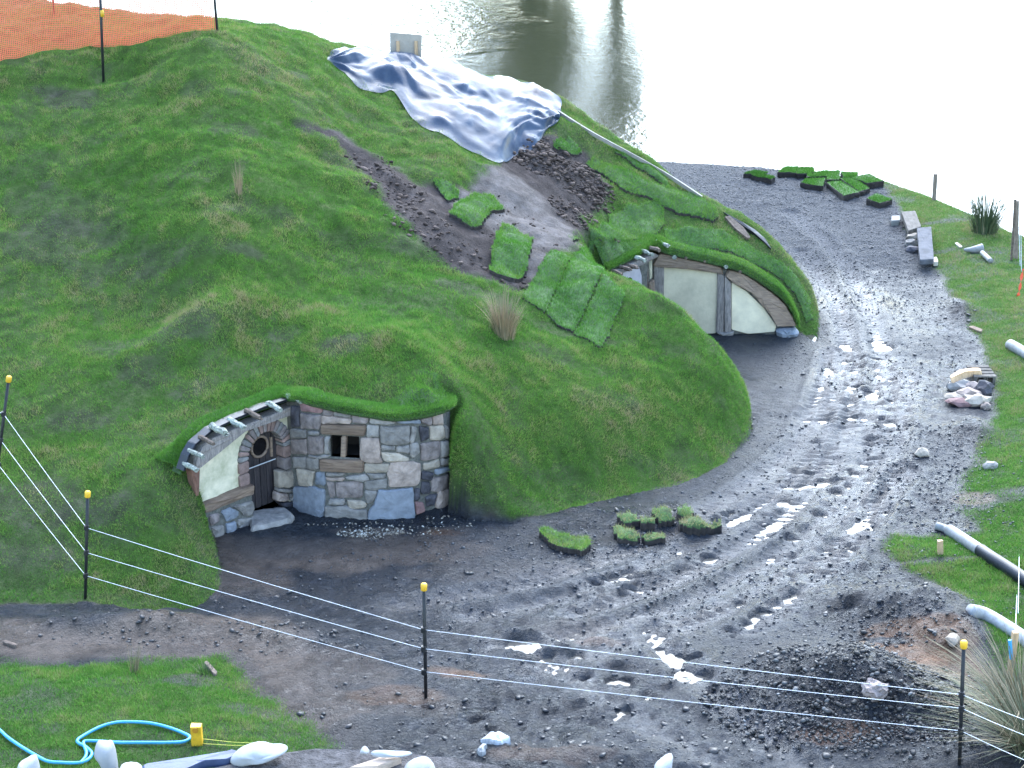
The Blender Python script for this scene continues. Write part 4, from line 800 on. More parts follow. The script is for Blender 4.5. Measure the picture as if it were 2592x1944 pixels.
M_heap = tint_mat('heap_stone', [(0, (.014, .012, .011)), (.6, (.034, .031, .030)), (.95, (.08, .08, .08)), (1, (.2, .2, .2))], .55, .35)
M_chip = tint_mat('pale_chips', [(0, (.14, .11, .085)), (.6, (.28, .24, .19)), (1, (.5, .47, .42))], .8, .2)
# mud clods
X, Y = clouds([(300, 1590, 2.6, .3, 420), (500, 1600, 1.6, .3, 320), (640, 1510, .6, .3, 90), (700, 1620, 1.0, .3, 200), (1330, 1860, 1.9, .8, 700), (1750, 1840, 1.8, .8, 520), (1500, 1930, 2.6, .5, 700), (2150, 1880, 1.8, .6, 450), (2260, 1540, 1.1, .6, 300), (2400, 1100, .6, .5, 160), (2420, 785, .5, .4, 120), (1900, 1700, 1.0, .6, 200),
               (1150, 1780, 1.0, .5, 200), (950, 1780, .8, .6, 110), (1700, 1310, 1.3, .4, 200), (1450, 1390, .6, .3, 90), (1150, 1310, .6, .15, 70), (2300, 1290, 1.0, .5, 160), (2000, 1500, 2.6, 1.8, 380), (1500, 1480, 3.0, 1.2, 300), (2150, 950, 2.0, 3.2, 420), (900, 1460, 2.4, 1.0, 160), (1800, 1000, 1.5, 1.2, 90)])
k = (np.abs(hill_S(X, Y)) <= 0) & (rng.random(len(X)) < .3); X, Y = X[k], Y[k]; sz = .008 + .034 * rng.random(len(X)) ** 4
scatter('mud_clods', 'dark wet clods of mud lying over the churned yard and road', 'mud', X, Y, sz, M_clod, .42, .45)
# road gravel
Y = rng.uniform(28.5, 41, 24000); X = rng.uniform(-1, 9.5, 24000); k = (hill_S(X, Y) <= 0) & ~inpoly(X, Y, bank_poly) & (shore_drop(X, Y) > -.05) & (rng.random(24000) < sstep(27.5, 33, Y)); X, Y = X[k], Y[k]
X2, Y2 = clouds([(2000, 1300, 4.5, 3.5, 2600), (1500, 1500, 4, 2, 1200), (2150, 800, 2, 4, 1500), (2350, 1200, .8, 2, 700)]); k = (hill_S(X2, Y2) <= 0); X = np.r_[X, X2[k]]; Y = np.r_[Y, Y2[k]]
scatter('gravel', 'loose grey gravel strewn over the road towards the lake', 'gravel', X, Y, .009 + .012 * rng.random(len(X)) ** 2, M_peb, .6, .42, .1 + .5 * rng.random(len(X)) ** 1.3)
# dark gravel heap
X, Y = clouds([(2110, 1720, 1.35, .95, 3400), (2250, 1800, .9, .5, 900), (2330, 1880, .7, .35, 500), (2420, 1740, .6, .5, 300), (2290, 1590, .8, .4, 250)])
scatter('gravel_heap_stones', 'dark crushed stones heaped up beside the lower right fence', 'gravel', X, Y, .007 + .022 * rng.random(len(X)) ** 4, M_heap, .7, .38, rng.random(len(X)) ** 1.5)
# clods on the bare scar of the hill
X, Y = clouds([(1400, 400, 1.0, .5, 800), (1480, 470, .5, .5, 450), (1450, 540, .4, .4, 260), (1340, 395, .5, .4, 240), (1000, 480, .5, .4, 120), (1060, 560, .5, .4, 110), (1150, 640, .5, .35, 70), (940, 420, .4, .3, 60), (1280, 700, .4, .3, 40), (1280, 560, .8, .8, 60), (1540, 600, .2, .2, 30)])
scatter('soil_clods', 'crumbled brown soil on the bare patch of the hill', 'soil', X, Y, .010 + .040 * rng.random(len(X)) ** 3, M_soilclod, .55, .38)
X, Y = clouds([(935, 1352, .42, .14, 260), (1000, 1345, .6, .2, 90), (860, 1330, .6, .08, 50), (1110, 1330, .5, .2, 40)]); k = hill_S(X, Y) <= 0
scatter('pale_chips', 'pale wood chips and mortar crumbs on the mud before the stone wall', 'chips', X[k], Y[k], .006 + .010 * rng.random(k.sum()) ** 2, M_chip, .6, .2)

# ------------------------------------------------------------------ sods: turf slabs that follow the ground
M_earth = mat('sod_earth', (.035, .026, .022), .9, .4, 20, .6)
def sod(name, P, label, th=.05, tint=.5, group=None, cell=.028, cat='sod', dens=7500, lift=0.):
    P = [np.asarray(p[:2], float) for p in P]; x0, y0 = np.min(P, 0); x1, y1 = np.max(P, 0)
    xs = np.arange(x0, x1 + cell, cell); ys = np.arange(y0, y1 + cell, cell); X, Y = np.meshgrid(xs, ys)
    w = .03 * fbm(X * 5, Y * 5, 3, 3); I = inpoly((X[:-1, :-1] + X[1:, 1:]) / 2 + w[:-1, :-1], (Y[:-1, :-1] + Y[1:, 1:]) / 2 + w[1:, 1:], P)
    Z = hz(X.ravel(), Y.ravel()).reshape(X.shape); ny, nx = X.shape
    d = polydist(X, Y, P)[0]; top = Z + lift + th * (.75 + .25 * sstep(0, .08, d)) + .012 * fbm(X * 4, Y * 4, 8, 2)
    idx = -np.ones((2, ny, nx), int); V = []; F = []
    def vi(l, j, i):
        if idx[l, j, i] < 0: idx[l, j, i] = len(V); V.append((X[j, i], Y[j, i], top[j, i] if l == 0 else Z[j, i] + lift - .03))
        return idx[l, j, i]
    js, is_ = np.nonzero(I)
    for j, i in zip(js, is_):
        F.append((vi(0, j, i), vi(0, j, i + 1), vi(0, j + 1, i + 1), vi(0, j + 1, i)))
        for (dj, di, a, b2) in ((-1, 0, (j, i), (j, i + 1)), (1, 0, (j + 1, i + 1), (j + 1, i)), (0, -1, (j + 1, i), (j, i)), (0, 1, (j, i + 1), (j + 1, i + 1))):
            jj, ii_ = j + dj, i + di
            if not (0 <= jj < I.shape[0] and 0 <= ii_ < I.shape[1]) or not I[jj, ii_]: F.append((vi(0, *a), vi(1, *a), vi(1, *b2), vi(0, *b2)))
    if not F: return None
    o = mesh(name, V, F, None, None, True, [turf_m, M_earth], [0 if len({round(V[q][0] * 1e4) * 7919 + round(V[q][1] * 1e4) for q in f}) == 4 else 1 for f in F]); tag(o, label, cat, group)
    n = int(len(js) * cell * cell * dens * 1.3); k = rng.integers(0, len(js), n); bx_ = xs[is_[k]] + rng.random(n) * cell; by_ = ys[js[k]] + rng.random(n) * cell
    bz_ = hz(bx_, by_) + lift + th; gxx = (hz(bx_ + .06, by_) - hz(bx_ - .06, by_)) / .12; gyy = (hz(bx_, by_ + .06) - hz(bx_, by_ - .06)) / .12
    N3 = np.c_[-gxx, -gyy, np.ones(n)]; N3 /= np.linalg.norm(N3, axis=1)[:, None]
    tv_ = tint + .06 + .16 * fbm(bx_ * 2, by_ * 2, 12, 3) + rng.normal(0, .07, n)
    bl = blades('grass_blades', np.c_[bx_, by_, bz_ - .008], N3, tv_, .05, .0075); attach(bl, o); bl['kind'] = 'stuff'; return o
c3 = lambda L: [(700 + x / 2.765, y / 2.765) for x, y in L]
c2 = lambda L: [(1300 + x / 2.765, 400 + y / 2.765) for x, y in L]
c7 = lambda L: [(1200 + x / 2.765, 1200 + y / 2.765) for x, y in L]
cR = lambda L: [(1792 + x / 2.765, 350 + y / 2.765) for x, y in L]
cQ = lambda L: [(1792 + x / 2.765, 1344 + y / 2.765) for x, y in L]
c0 = lambda L: [(x / 2.765, 1750 + y / 2.765) for x, y in L]
c8 = lambda L: [(900 + x / 2.765, 1344 + y / 2.765) for x, y in L]
ter = lambda L: [onter(u, v) for u, v in L]
SODS = [(c3([(1085, 1275), (1190, 1270), (1280, 1350), (1280, 1400), (1200, 1420)]), 'small bright sod below the tarpaulin at the top of the bare soil', .5, .05),
        (c3([(1290, 1430), (1390, 1380), (1500, 1385), (1560, 1440), (1600, 1490), (1540, 1490), (1490, 1510), (1430, 1610), (1370, 1615), (1210, 1520), (1240, 1460)]), 'ragged loose sod lying alone in the middle of the bare soil', .52, .07),
        ([(1271, 574), (1350, 609), (1336, 680), (1307, 717), (1239, 691), (1242, 650)], 'square loose sod on the bare soil above the brown grass tuft', .5, .07),
        ([(1394, 639), (1450, 655), (1380, 795), (1324, 762), (1336, 732)], 'laid turf strip nearest the brown tuft on the crest before the far house', .50, .035),
        ([(1453, 657), (1512, 674), (1532, 690), (1450, 845), (1384, 799)], 'middle laid turf strip on the crest before the far house', .44, .04),
        ([(1536, 693), (1580, 752), (1555, 815), (1523, 885), (1454, 850)], 'laid turf strip nearest the far house panels on the crest', .48, .035),
        (c2([(405, 590), (560, 510), (675, 470), (670, 420), (790, 345), (1010, 305), (1050, 370), (1055, 480), (1000, 545), (870, 640), (720, 740), (660, 760), (560, 680)]), 'bright laid turf over the door side of the far house', .56, .05),
        (c2([(510, 60), (560, 10), (640, 60), (800, 100), (950, 190), (1080, 220), (1250, 260), (1420, 370), (1430, 430), (1390, 460), (1200, 410), (1050, 355), (940, 290), (760, 230), (620, 130)]), 'long strip of laid turf along the ridge of the far house', .52, .06),
        (c2([(700, -30), (840, 25), (1000, 110), (1085, 185), (1075, 215), (1000, 170), (830, 60)]), 'narrow strip of turf beside the pale edging on the ridge', .46, .05),
        (c2([(1065, 500), (1200, 490), (1430, 510), (1640, 620), (1850, 720), (1990, 850), (2070, 1000), (2095, 1130), (2050, 1160), (1985, 1010), (1890, 870), (1700, 755), (1560, 690), (1300, 645), (1110, 625), (1050, 575)]), 'laid turf strip along the front edge of the far roof', .48, .03),
        (c3([(1950, 1000), (2050, 975), (2140, 1080), (2080, 1100), (1940, 1040)]), 'small dark sod below the right end of the tarpaulin', .42, .05),
        (c7([(455, 435), (500, 410), (620, 455), (700, 485), (800, 480), (810, 540), (740, 590), (690, 560), (540, 520)]), 'curled loose sod with a dark cut edge on the mud', .68, .09)]
for P, lab, ti, th in SODS: sod('turf_sod', ter(P), lab, th, ti)
# torn turf lumps beside the mound
TL = [('mossy torn turf lump nearest the curled sod', [(955, 430), (1010, 385), (1100, 430), (1160, 470), (1150, 500), (1010, 490)]), ('brown torn turf lump at the back of the torn heap', [(1000, 330), (1080, 305), (1150, 330), (1160, 370), (1050, 385)]),
      ('green torn turf lump in the middle of the torn heap', [(1160, 350), (1250, 370), (1260, 400), (1170, 400)]), ('tall torn turf lump at the top of the torn heap', [(1240, 285), (1330, 265), (1390, 290), (1400, 360), (1300, 380)]),
      ('torn turf lump behind the right end of the torn heap', [(1420, 275), (1480, 265), (1540, 300), (1530, 340), (1440, 330)]), ('flat torn turf lump at the right end of the torn heap', [(1430, 380), (1520, 350), (1600, 380), (1740, 370), (1730, 410), (1580, 440), (1480, 440)]),
      ('narrow torn turf lump at the front of the torn heap', [(1170, 470), (1250, 455), (1330, 455), (1320, 490), (1190, 500)])]
for k, (lab, P) in enumerate(TL): sod('turf_lump', ter(c7(P)), lab, .09 + .02 * (k % 3), .86 if k % 2 else .78, 'torn turf beside the mound', .035, 'turf', 2600)
# sods stacked by the lake
RS = [[(490, 235), (540, 200), (635, 200), (615, 240)], [(640, 200), (740, 205), (745, 240), (622, 245)], [(690, 240), (840, 225), (835, 262), (700, 270)], [(650, 310), (690, 285), (820, 280), (805, 335)], [(840, 230), (925, 225), (915, 290), (832, 290)], [(930, 235), (1050, 240), (1040, 268), (950, 270)],
      [(1000, 272), (1130, 250), (1230, 300), (1110, 310)], [(832, 310), (930, 300), (1060, 380), (950, 400)], [(925, 277), (1010, 275), (1130, 350), (1060, 368)], [(1115, 420), (1180, 390), (1290, 430), (1200, 455)], [(305, 260), (340, 245), (470, 270), (440, 285)], [(250, 245), (330, 225), (420, 240), (380, 255)]]
RL = ['leftmost thick sod of the stack by the lake', 'sod second from the left at the back of the lake stack', 'sod lying across the middle left of the lake stack', 'sod at the front left of the lake stack on the gravel', 'upright tilted sod in the middle of the lake stack', 'sod at the back right of the lake stack', 'rightmost thick sod of the lake stack by the grass', 'long sod sliding off the front of the lake stack', 'sod behind the long front one of the lake stack', 'single sod lying apart near the grass edge and the planks', 'thin dark sod left of the lake stack', 'thinnest darkest sod farthest left on the shore gravel']
for k, (P, lab) in enumerate(zip(RS, RL)):
    zt = .16 if k in (0, 1, 5, 6) else .14; Q = [onz(u, v, zt) for u, v in cR(P)]; cxy = np.mean(Q, 0); h0 = H(cxy[0], cxy[1])
    mb = MB(); n = len(Q); b0 = [np.array([q[0], q[1], h0 - .05]) for q in Q]; mid = [cxy + (q - cxy) * 1.03 for q in Q]
    V = []; rngs = []
    for ring_ in (b0, [np.array([m_[0], m_[1], zt - .03]) for m_ in mid], Q): 
        for i in range(n):
            a, b2 = ring_[i], ring_[(i + 1) % n]
            for tt in (0, .33, .66): V.append(a + (b2 - a) * tt + rng.normal(0, .008, 3))
    m = n * 3; F = [(r * m + i, r * m + (i + 1) % m, (r + 1) * m + (i + 1) % m, (r + 1) * m + i) for r in range(2) for i in range(m)] + [tuple(range(2 * m, 3 * m))]
    o = mesh('turf_sod', V, F, None, None, False, [turf_m, M_earth], [1] * (len(F) - 1) + [0]); tag(o, lab, 'sod', 'cut sods stacked by the lake')
    nb = 1500; a = rng.random((nb, 1)); b2 = rng.random((nb, 1)); Q = np.array(Q); Pb = (Q[0] * (1 - a) + Q[1] * a) * (1 - b2) + (Q[3] * (1 - a) + Q[2] * a) * b2
    bl = blades('grass_blades', Pb, np.tile([0, 0, 1.], (nb, 1)), .40 + rng.normal(0, .1, nb) - (.15 if k > 9 else 0), .05, .012); attach(bl, o); bl['kind'] = 'stuff'

# ------------------------------------------------------------------ tarpaulin
tm, t, b = nodes('tarpaulin'); b.inputs['Base Color'].default_value = (.10, .125, .17, 1); b.inputs['Roughness'].default_value = .25; b.inputs['IOR'].default_value = 1.22; b.inputs['Specular IOR Level'].default_value = .3
pos = t.nodes.new('ShaderNodeNewGeometry').outputs['Position']; t.links.new(ramp(t, noise(t, 2, 4, .6, pos), [(.35, (.018, .028, .05)), (.65, (.05, .07, .105))]), b.inputs['Base Color'])
bp = N_(t, 'ShaderNodeBump', Strength=.12, Distance=.02); t.links.new(noise(t, 9, 2, .5, pos, 2.5), bp.inputs['Height']); t.links.new(bp.outputs[0], b.inputs['Normal'])
lo = spline([onter(u, v + 2) for u, v in c3([(355, 418), (460, 500), (560, 610), (740, 655), (830, 650), (960, 840), (1100, 920), (1260, 1005), (1400, 1075), (1550, 1140), (1640, 1115), (1700, 1075), (1790, 1045), (1860, 965), (1900, 900), (1980, 840)])], 14)
upx = c3([(358, 410), (480, 365), (600, 340), (750, 362), (900, 360), (1010, 410), (1200, 530), (1330, 590), (1450, 625), (1560, 660), (1700, 695), (1800, 720), (1900, 765), (1960, 790), (1975, 810), (1985, 835)])
upx = spline([np.array(p) for p in upx], 14); na = len(lo); nbk = 44; TV = np.zeros((nbk + 8, na, 3))
for i in range(na):
    a = lo[i]; e = math.sin(math.pi * i / (na - 1)); yy = np.linspace(a[1] + .1, a[1] + .2 + 2.3 * max(e, .05) ** .5, 50); d_ = ray(upx[i][0], upx[i][1]); d_ = d_ / d_[1]; Pq = CAMP[None] + d_[None] * yy[:, None]
    cl_ = Pq[:, 2] - hz(Pq[:, 0], Pq[:, 1]); q_ = int(np.argmax(cl_ < .06)) if (cl_ < .06).any() else int(np.argmin(cl_)); up_ = Pq[q_].copy()
    zt = H(up_[0], up_[1]); up_[2] = max(up_[2], zt + .02)
    for j in range(nbk):
        f = j / (nbk - 1); p = a + (up_ - a) * f; base = H(p[0], p[1]) + .015
        p[2] = max(p[2] + .05 * e * math.sin(math.pi * min(f * 1.0, 1)) * (1 - f * .6), base); TV[j, i] = p
    for j in range(8):
        f = (j + 1) / 8; p = up_ + np.array([.1, .9, 0]) * f * (.3 + e); p[2] = max(up_[2] - 1.1 * f * f * e, H(p[0], p[1]) + .01); TV[nbk + j, i] = p
for _ in range(8): TV[:, 1:-1] = .25 * TV[:, :-2] + .5 * TV[:, 1:-1] + .25 * TV[:, 2:]
ai, aj = np.meshgrid(np.linspace(0, 4.6, na), np.linspace(0, 1.6, nbk + 8)); 
def facet(x, y, s_):                                   # height field of flat triangles with sharp creases
    ix = np.floor(x); iy = np.floor(y); fx = x - ix; fy = y - iy; ix = ix.astype(np.int64); iy = iy.astype(np.int64)
    h00, h10, h01, h11 = _hash(ix, iy, s_), _hash(ix + 1, iy, s_), _hash(ix, iy + 1, s_), _hash(ix + 1, iy + 1, s_)
    return np.where(fx + fy < 1, h00 + (h10 - h00) * fx + (h01 - h00) * fy, h11 + (h01 - h11) * (1 - fx) + (h10 - h11) * (1 - fy)) - .5
wx = ai + .12 * fbm(ai * 1.5, aj * 1.5, 61, 2); wy = aj + .12 * fbm(ai * 1.5 + 9, aj * 1.5, 62, 2); rid = np.zeros_like(ai)
for fq, am, th_, st in ((1.7, .12, .6, .35), (3.9, .15, .8, .35), (7.5, .085, .35, .5), (14.0, .022, 1.2, .6)):
    c_, q_ = math.cos(th_), math.sin(th_); rid += am * facet((wx * c_ + wy * q_) * fq * st, (-wx * q_ + wy * c_) * fq, int(fq * 10))
rid += .09
edge = sstep(0, .4, np.minimum(aj, 9)) * sstep(0, .3, ai) * sstep(4.6, 4.4, ai)
TV[..., 2] += (rid - .075) * edge; TV[..., 0] += .05 * fbm(ai * 2.5, aj * 2.5, 67, 2) * edge; TV[..., 1] += .05 * fbm(ai * 2.5, aj * 2.5, 69, 2) * edge
TV[..., 2] = np.maximum(TV[..., 2], hz(TV[..., 0].ravel(), TV[..., 1].ravel()).reshape(TV.shape[:2]) + .05 * edge + .012)
ii = np.arange(TV.shape[0] * na).reshape(-1, na); F = np.stack([ii[:-1, :-1], ii[:-1, 1:], ii[1:, 1:], ii[1:, :-1]], -1).reshape(-1, 4)
o = mesh_np('tarpaulin', TV.reshape(-1, 3), F, tm, None, False); tag(o, 'crumpled shiny blue-grey plastic tarpaulin spread over the hill crest', 'tarpaulin')

# ------------------------------------------------------------------ things along the crest
M_ply = mat('plywood', (.42, .36, .29), .85, .12, 6, .2); M_batten = mat('pine_batten', (.55, .36, .2), .75, .2, 6, .3, stretch=(4, 4, 1))
yb = 31.3; q = [ony(u, v, yb) for u, v in [(987, 82), (1068, 89), (1066, 150), (988, 150)]]; zg = H(q[0][0], yb)
sg = thing('sign_board', 'plain grey plywood board on two wooden legs behind the tarpaulin', 'board', (q[3][0], yb, zg))
mb = MB(); mb.add([p + np.array([0, dy, 0]) for dy in (0, .02) for p in q], [(0, 1, 2, 3), (7, 6, 5, 4), (0, 4, 5, 1), (1, 5, 6, 2), (2, 6, 7, 3), (3, 7, 4, 0)]); mb.build('panel', M_ply, sg)
for u in (1007, 1053):
    p = ony(u, 104, yb - .03); zb = H(p[0], p[1]) - .1; mb = MB(); mb.box((p[0], p[1] + .005, (p[2] + zb) / 2), (.055, .035, p[2] - zb)); mb.build('leg', M_batten, sg)
nm_, t, b = nodes('grey_netting'); b.inputs['Base Color'].default_value = (.3, .31, .32, 1); b.inputs['Alpha'].default_value = .4; b.inputs['Roughness'].default_value = .7
q = [ony(u, v, y) for u, v, y in [(1225, 236, 31.4), (1262, 214, 31.6), (1312, 208, 31.8), (1340, 212, 31.9), (1352, 240, 31.7), (1356, 262, 31.5)]]
V = q + [np.array([p[0], p[1] + .05, min(H(p[0], p[1] + .05), p[2] - .05)]) for p in q]; k = len(q)
o = mesh('netting', V, [(i, i + 1, k + i + 1, k + i) for i in range(k - 1)], nm_, None, True); tag(o, 'faint grey see-through netting standing behind the tarpaulin', 'netting')
P = [onter(u, v + 4) for u, v in [(1413, 286), (1500, 341), (1614, 403), (1700, 452), (1775, 502)]]; P = spline(P, 4); mb = MB()
for a, b2 in zip(P[:-1], P[1:]):
    d = b2 - a; l = np.linalg.norm(d); d /= l; s = np.cross(d, [0, 0, 1]); s /= np.linalg.norm(s); mb.box((a + b2) / 2 + np.array([0, 0, .035]), (l + .01, .04, .06), (d, s, np.cross(s, d)))
o = mb.build('edging_board', mat('pale_board', (.28, .25, .22), .7, .15, 8, .2)); tag(o, 'long pale edging board running down the ridge beside the lake', 'board')
def flat_piece(name, pts, label, cat, m, th=.03, z=None, group=None, dome=.002, jit=.002, off=.0):
    """a board lying on the ground: outline from pixels"""
    Q = [onter(u, v) for u, v in pts] if z is None else [onz(u, v, z) for u, v in pts]
    Q = [q + np.array([0, 0, off]) for q in Q]; n = np.cross(Q[1] - Q[0], Q[-1] - Q[0]); n /= np.linalg.norm(n); n = n if n[2] > 0 else -n
    o = slab(name, Q, n, th, m, None, dome=dome, jit=jit, step=.3, back=.05, inset=.006); return tag(o, label, cat, group)
flat_piece('roof_board', c2([(1470, 425), (1500, 418), (1600, 500), (1655, 570), (1630, 580), (1540, 505)]), 'bare tan board showing through the turf on the back of the far roof', 'board', M_bark, .05)
flat_piece('roof_membrane', c2([(1455, 385), (1600, 465), (1690, 520), (1760, 580), (1800, 650), (1770, 620), (1690, 545), (1590, 485)]), 'black membrane edge poking out behind the far roof', 'membrane', M_black, .04)
# boards and blocks by the road
M_scaf = mat('scaffold_board', (.13, .115, .10), .85, .3, 5, .3, stretch=(3, 1, 1), spec=.1); M_bluegrey = mat('grey_board', (.10, .10, .11), .8, .3, 5, .3, spec=.1)
flat_piece('plank', cR([(1352, 527), (1450, 521), (1492, 632), (1402, 662)]), 'tan scaffold plank lying farther up the road edge', 'plank', M_scaf, .045, .16)
flat_piece('plank', cR([(1462, 642), (1562, 632), (1580, 862), (1482, 866)]), 'blue-grey scaffold plank lying nearer on the rubble', 'plank', M_bluegrey, .045, .20)
flat_piece('block', cR([(1282, 568), (1342, 565), (1342, 600), (1280, 604)]), 'small pale block beside the farther plank', 'block', mat('pale_block', (.2, .19, .17), .8, .1, 8, .2), .08, .08)
flat_piece('board', cR([(1575, 842), (1600, 838), (1612, 872), (1580, 880)]), 'short pale board sticking out under the nearer plank', 'board', M_ply, .03, .1)
flat_piece('board', cR([(1725, 742), (1745, 738), (1785, 768), (1765, 774)]), 'small weathered board lying on the right grass bank', 'board', M_ply, .03)
flat_piece('board', cR([(1822, 1332), (1850, 1325), (1922, 1350), (1915, 1368), (1890, 1362)]), 'short tan board on the road edge below the grass bank', 'board', M_timber_h, .035)
def stone(u, v, r, sq, m, label, seed, cat='stone', group=None, lift=0, name='stone', n=2):
    p = onter(u, v); mb = MB(); mb.lump((p[0], p[1], p[2] + r * sq[2] * .55 + lift), r, seed, sq, .35, n=n); return tag(mb.build(name, m), label, cat, group)
for k, (x, y, r, sq, mi, lab) in enumerate([(1440, 705, .13, (1.2, 1, .6), 4, 'flat tan stone wedged left of the nearer plank'), (1425, 750, .11, (1.2, 1, .7), 0, 'grey stone below the tan one beside the nearer plank'), (1435, 800, .12, (1.3, 1, .6), 5, 'dark stone at the lower left of the nearer plank')]):
    stone(*cR([(x, y)])[0], r, sq, M_stone[mi], lab, 70 + k)
# pile of building stones by the bank
PS = [(1780, 385, .16, (1.5, 1, .6), 0, 'broad grey stone at the back of the stone pile'), (1810, 440, .15, (1.3, 1, .7), 2, 'pale pink stone in the middle of the stone pile'), (1730, 445, .13, (1.3, 1, .5), 4, 'tan flat stone at the left of the stone pile'), (1775, 480, .13, (1.6, 1, .45), 6, 'reddish flat stone at the front of the stone pile'),
      (1860, 400, .13, (1, 1, .8), 1, 'mauve stone right of the middle of the stone pile'), (1930, 415, .14, (1, 1, .9), 5, 'dark stone at the right of the stone pile'), (1880, 480, .15, (1.3, 1, .7), 4, 'tan stone at the front right of the stone pile'), (1935, 370, .10, (1.3, 1, .8), 0, 'small grey stone at the back right of the stone pile'), (1940, 510, .07, (1, 1, .9), 2, 'small pink stone at the front corner of the stone pile')]
cP = lambda x, y: (1792 + x / 2.765, 850 + y / 2.765)
for k, (x, y, r, sq, mi, lab) in enumerate(PS): stone(*cP(x, y), r, sq, M_stone[mi], lab, 90 + k, group='building stones piled by the bank')
flat_piece('plank', [cP(1692, 365), cP(1760, 320), cP(1850, 305), cP(1905, 310), cP(1912, 330), cP(1840, 325), cP(1760, 345), cP(1700, 378)], 'curved orange-brown offcut lying over the stone pile', 'plank', M_batten, .05, off=.14)
pal = thing('pallet', 'small pale timber pallet behind the stone pile', 'pallet', onter(*cP(1910, 300)))
pc = onter(*cP(1908, 295))
for i in range(4): mb = MB(); mb.box((pc[0], pc[1] - .21 + i * .14, pc[2] + .11), (.34, .10, .02)); mb.build('slat', M_scaf, pal)
for i in range(3): mb = MB(); mb.box((pc[0] - .14 + i * .14, pc[1], pc[2] + .045), (.04, .50, .11)); mb.build('bearer', M_scaf, pal)
stone(*cP(1495, 838), .09, (1.2, 1, .7), M_stone[4], 'lone tan stone on the road below the stone pile', 131)
stone(*cP(1975, 925), .08, (1.2, 1, .7), M_stone[0], 'lone grey stone at the foot of the right bank', 132)
stone(2210, 1765, .125, (1, .9, .9), M_stone[1], 'rounded pale stone at the right foot of the gravel heap', 133, n=3)
stone(*cQ([(1715, 785)])[0], .09, (.7, 1.3, .6), M_stone[4], 'small pale stone left of the yellow-capped right post', 134)
flat_piece('stick', c0([(1425, -185), (1445, -200), (1520, -110), (1500, -100)]), 'short dark stick lying in the near left grass', 'stick', M_bark, .03)
flat_piece('stick', c0([(20, -325), (30, -340), (125, -315), (115, -300)]), 'short dark stick lying on the sandy track', 'stick', M_bark, .03)

# ------------------------------------------------------------------ fences
M_post = mat('black_post', (.018, .018, .02), .5, .3, 20, .15); M_yel = mat('yellow_cap', (.75, .42, .03), .45, .12, 20, .1); M_wire = mat('galvanised_wire', (.66, .68, .72), .35, .1, 20, 0, metal=.3)
M_or = mat('orange_plastic', (.95, .19, .10), .55, .1, 20, 0); M_wood = mat('fence_timber', (.26, .20, .16), .85, .3, 10, .4, stretch=(4, 4, 1)); M_red = mat('red_tape', (.75, .09, .03), .5, .1, 20, 0)
def post(base, top, label, wires, cap=True, r=.019, group='yellow-capped fence posts'):
    base = np.asarray(base, float); top = np.asarray(top, float); t_ = thing('fence_post', label, 'post', base, group); ax = (top - base) / np.linalg.norm(top - base)
    mb = MB(); mb.tube([base - ax * .25, base + (top - base) * .5, top - ax * .02], [r * .9, r, r * .95], 8); mb.build('rod', M_post, t_, True)
    if cap: mb = MB(); mb.tube([top - ax * .075, top - ax * .07, top - ax * .012, top], [r * 1.5, r * 1.75, r * 1.75, r * 1.3], 10); mb.build('cap', M_yel, t_, True)
    for w in wires: mb = MB(); mb.box(w, (.05, .05, .035)); mb.tube([np.asarray(w) + [0, 0, -.03], np.asarray(w) + [0, 0, .03]], r * 1.45, 8); mb.build('insulator', M_post, t_)
    return t_
pb = {}
pb[0] = onter(-14, 1240); pb[1] = onter(216, 1517); pb[2] = onter(1078, 1768); pb[3] = onter(2428, 1938)
tops = {0: (23, 952), 1: (222, 1243), 2: (1073, 1477), 3: (2440, 1622)}
wp_ = {0: [(9, 1048), (2, 1115), (-4, 1177)], 1: [(219, 1336), (219, 1399), (217, 1457)], 2: [(1072, 1594), (1072, 1642), (1073, 1700)], 3: [(2434, 1758), (2434, 1793), (2432, 1850)]}
lb = {0: 'yellow-capped post cut by the left picture edge on the hillside', 1: 'yellow-capped post at the foot of the left mound', 2: 'yellow-capped post standing in mud before the stone wall', 3: 'yellow-capped post beside the gravel heap at lower right'}
ends = {}
for k in range(4):
    y = pb[k][1]; ends[k] = [ony(u, v, y - .02) for u, v in wp_[k]]; post(pb[k], ony(*tops[k], y), lb[k], ends[k])
e4 = [ony(u, v, pb[3][1] - 1.0) for u, v in [(2700, 1860), (2700, 1902), (2700, 1968)]]; em = [ony(u, v, pb[0][1] + 1.5) for u, v in [(-160, 970), (-160, 1030), (-160, 1080)]]
for j, nmx in enumerate(['top', 'middle', 'bottom']):
    pts = [em[j]] + [ends[k][j] for k in range(4)] + [e4[j]]; Q = []
    for a, b2 in zip(pts[:-1], pts[1:]):
        for q in range(10): f = q / 10; Q.append(a + (b2 - a) * f - np.array([0, 0, .012 * math.sin(math.pi * f)]))
    mb = MB(); mb.tube(Q + [pts[-1]], .0032, 5); o = mb.build('fence_wire', M_wire, None, True); tag(o, f'{nmx} pale wire strand of the near yellow-capped fence', 'wire')
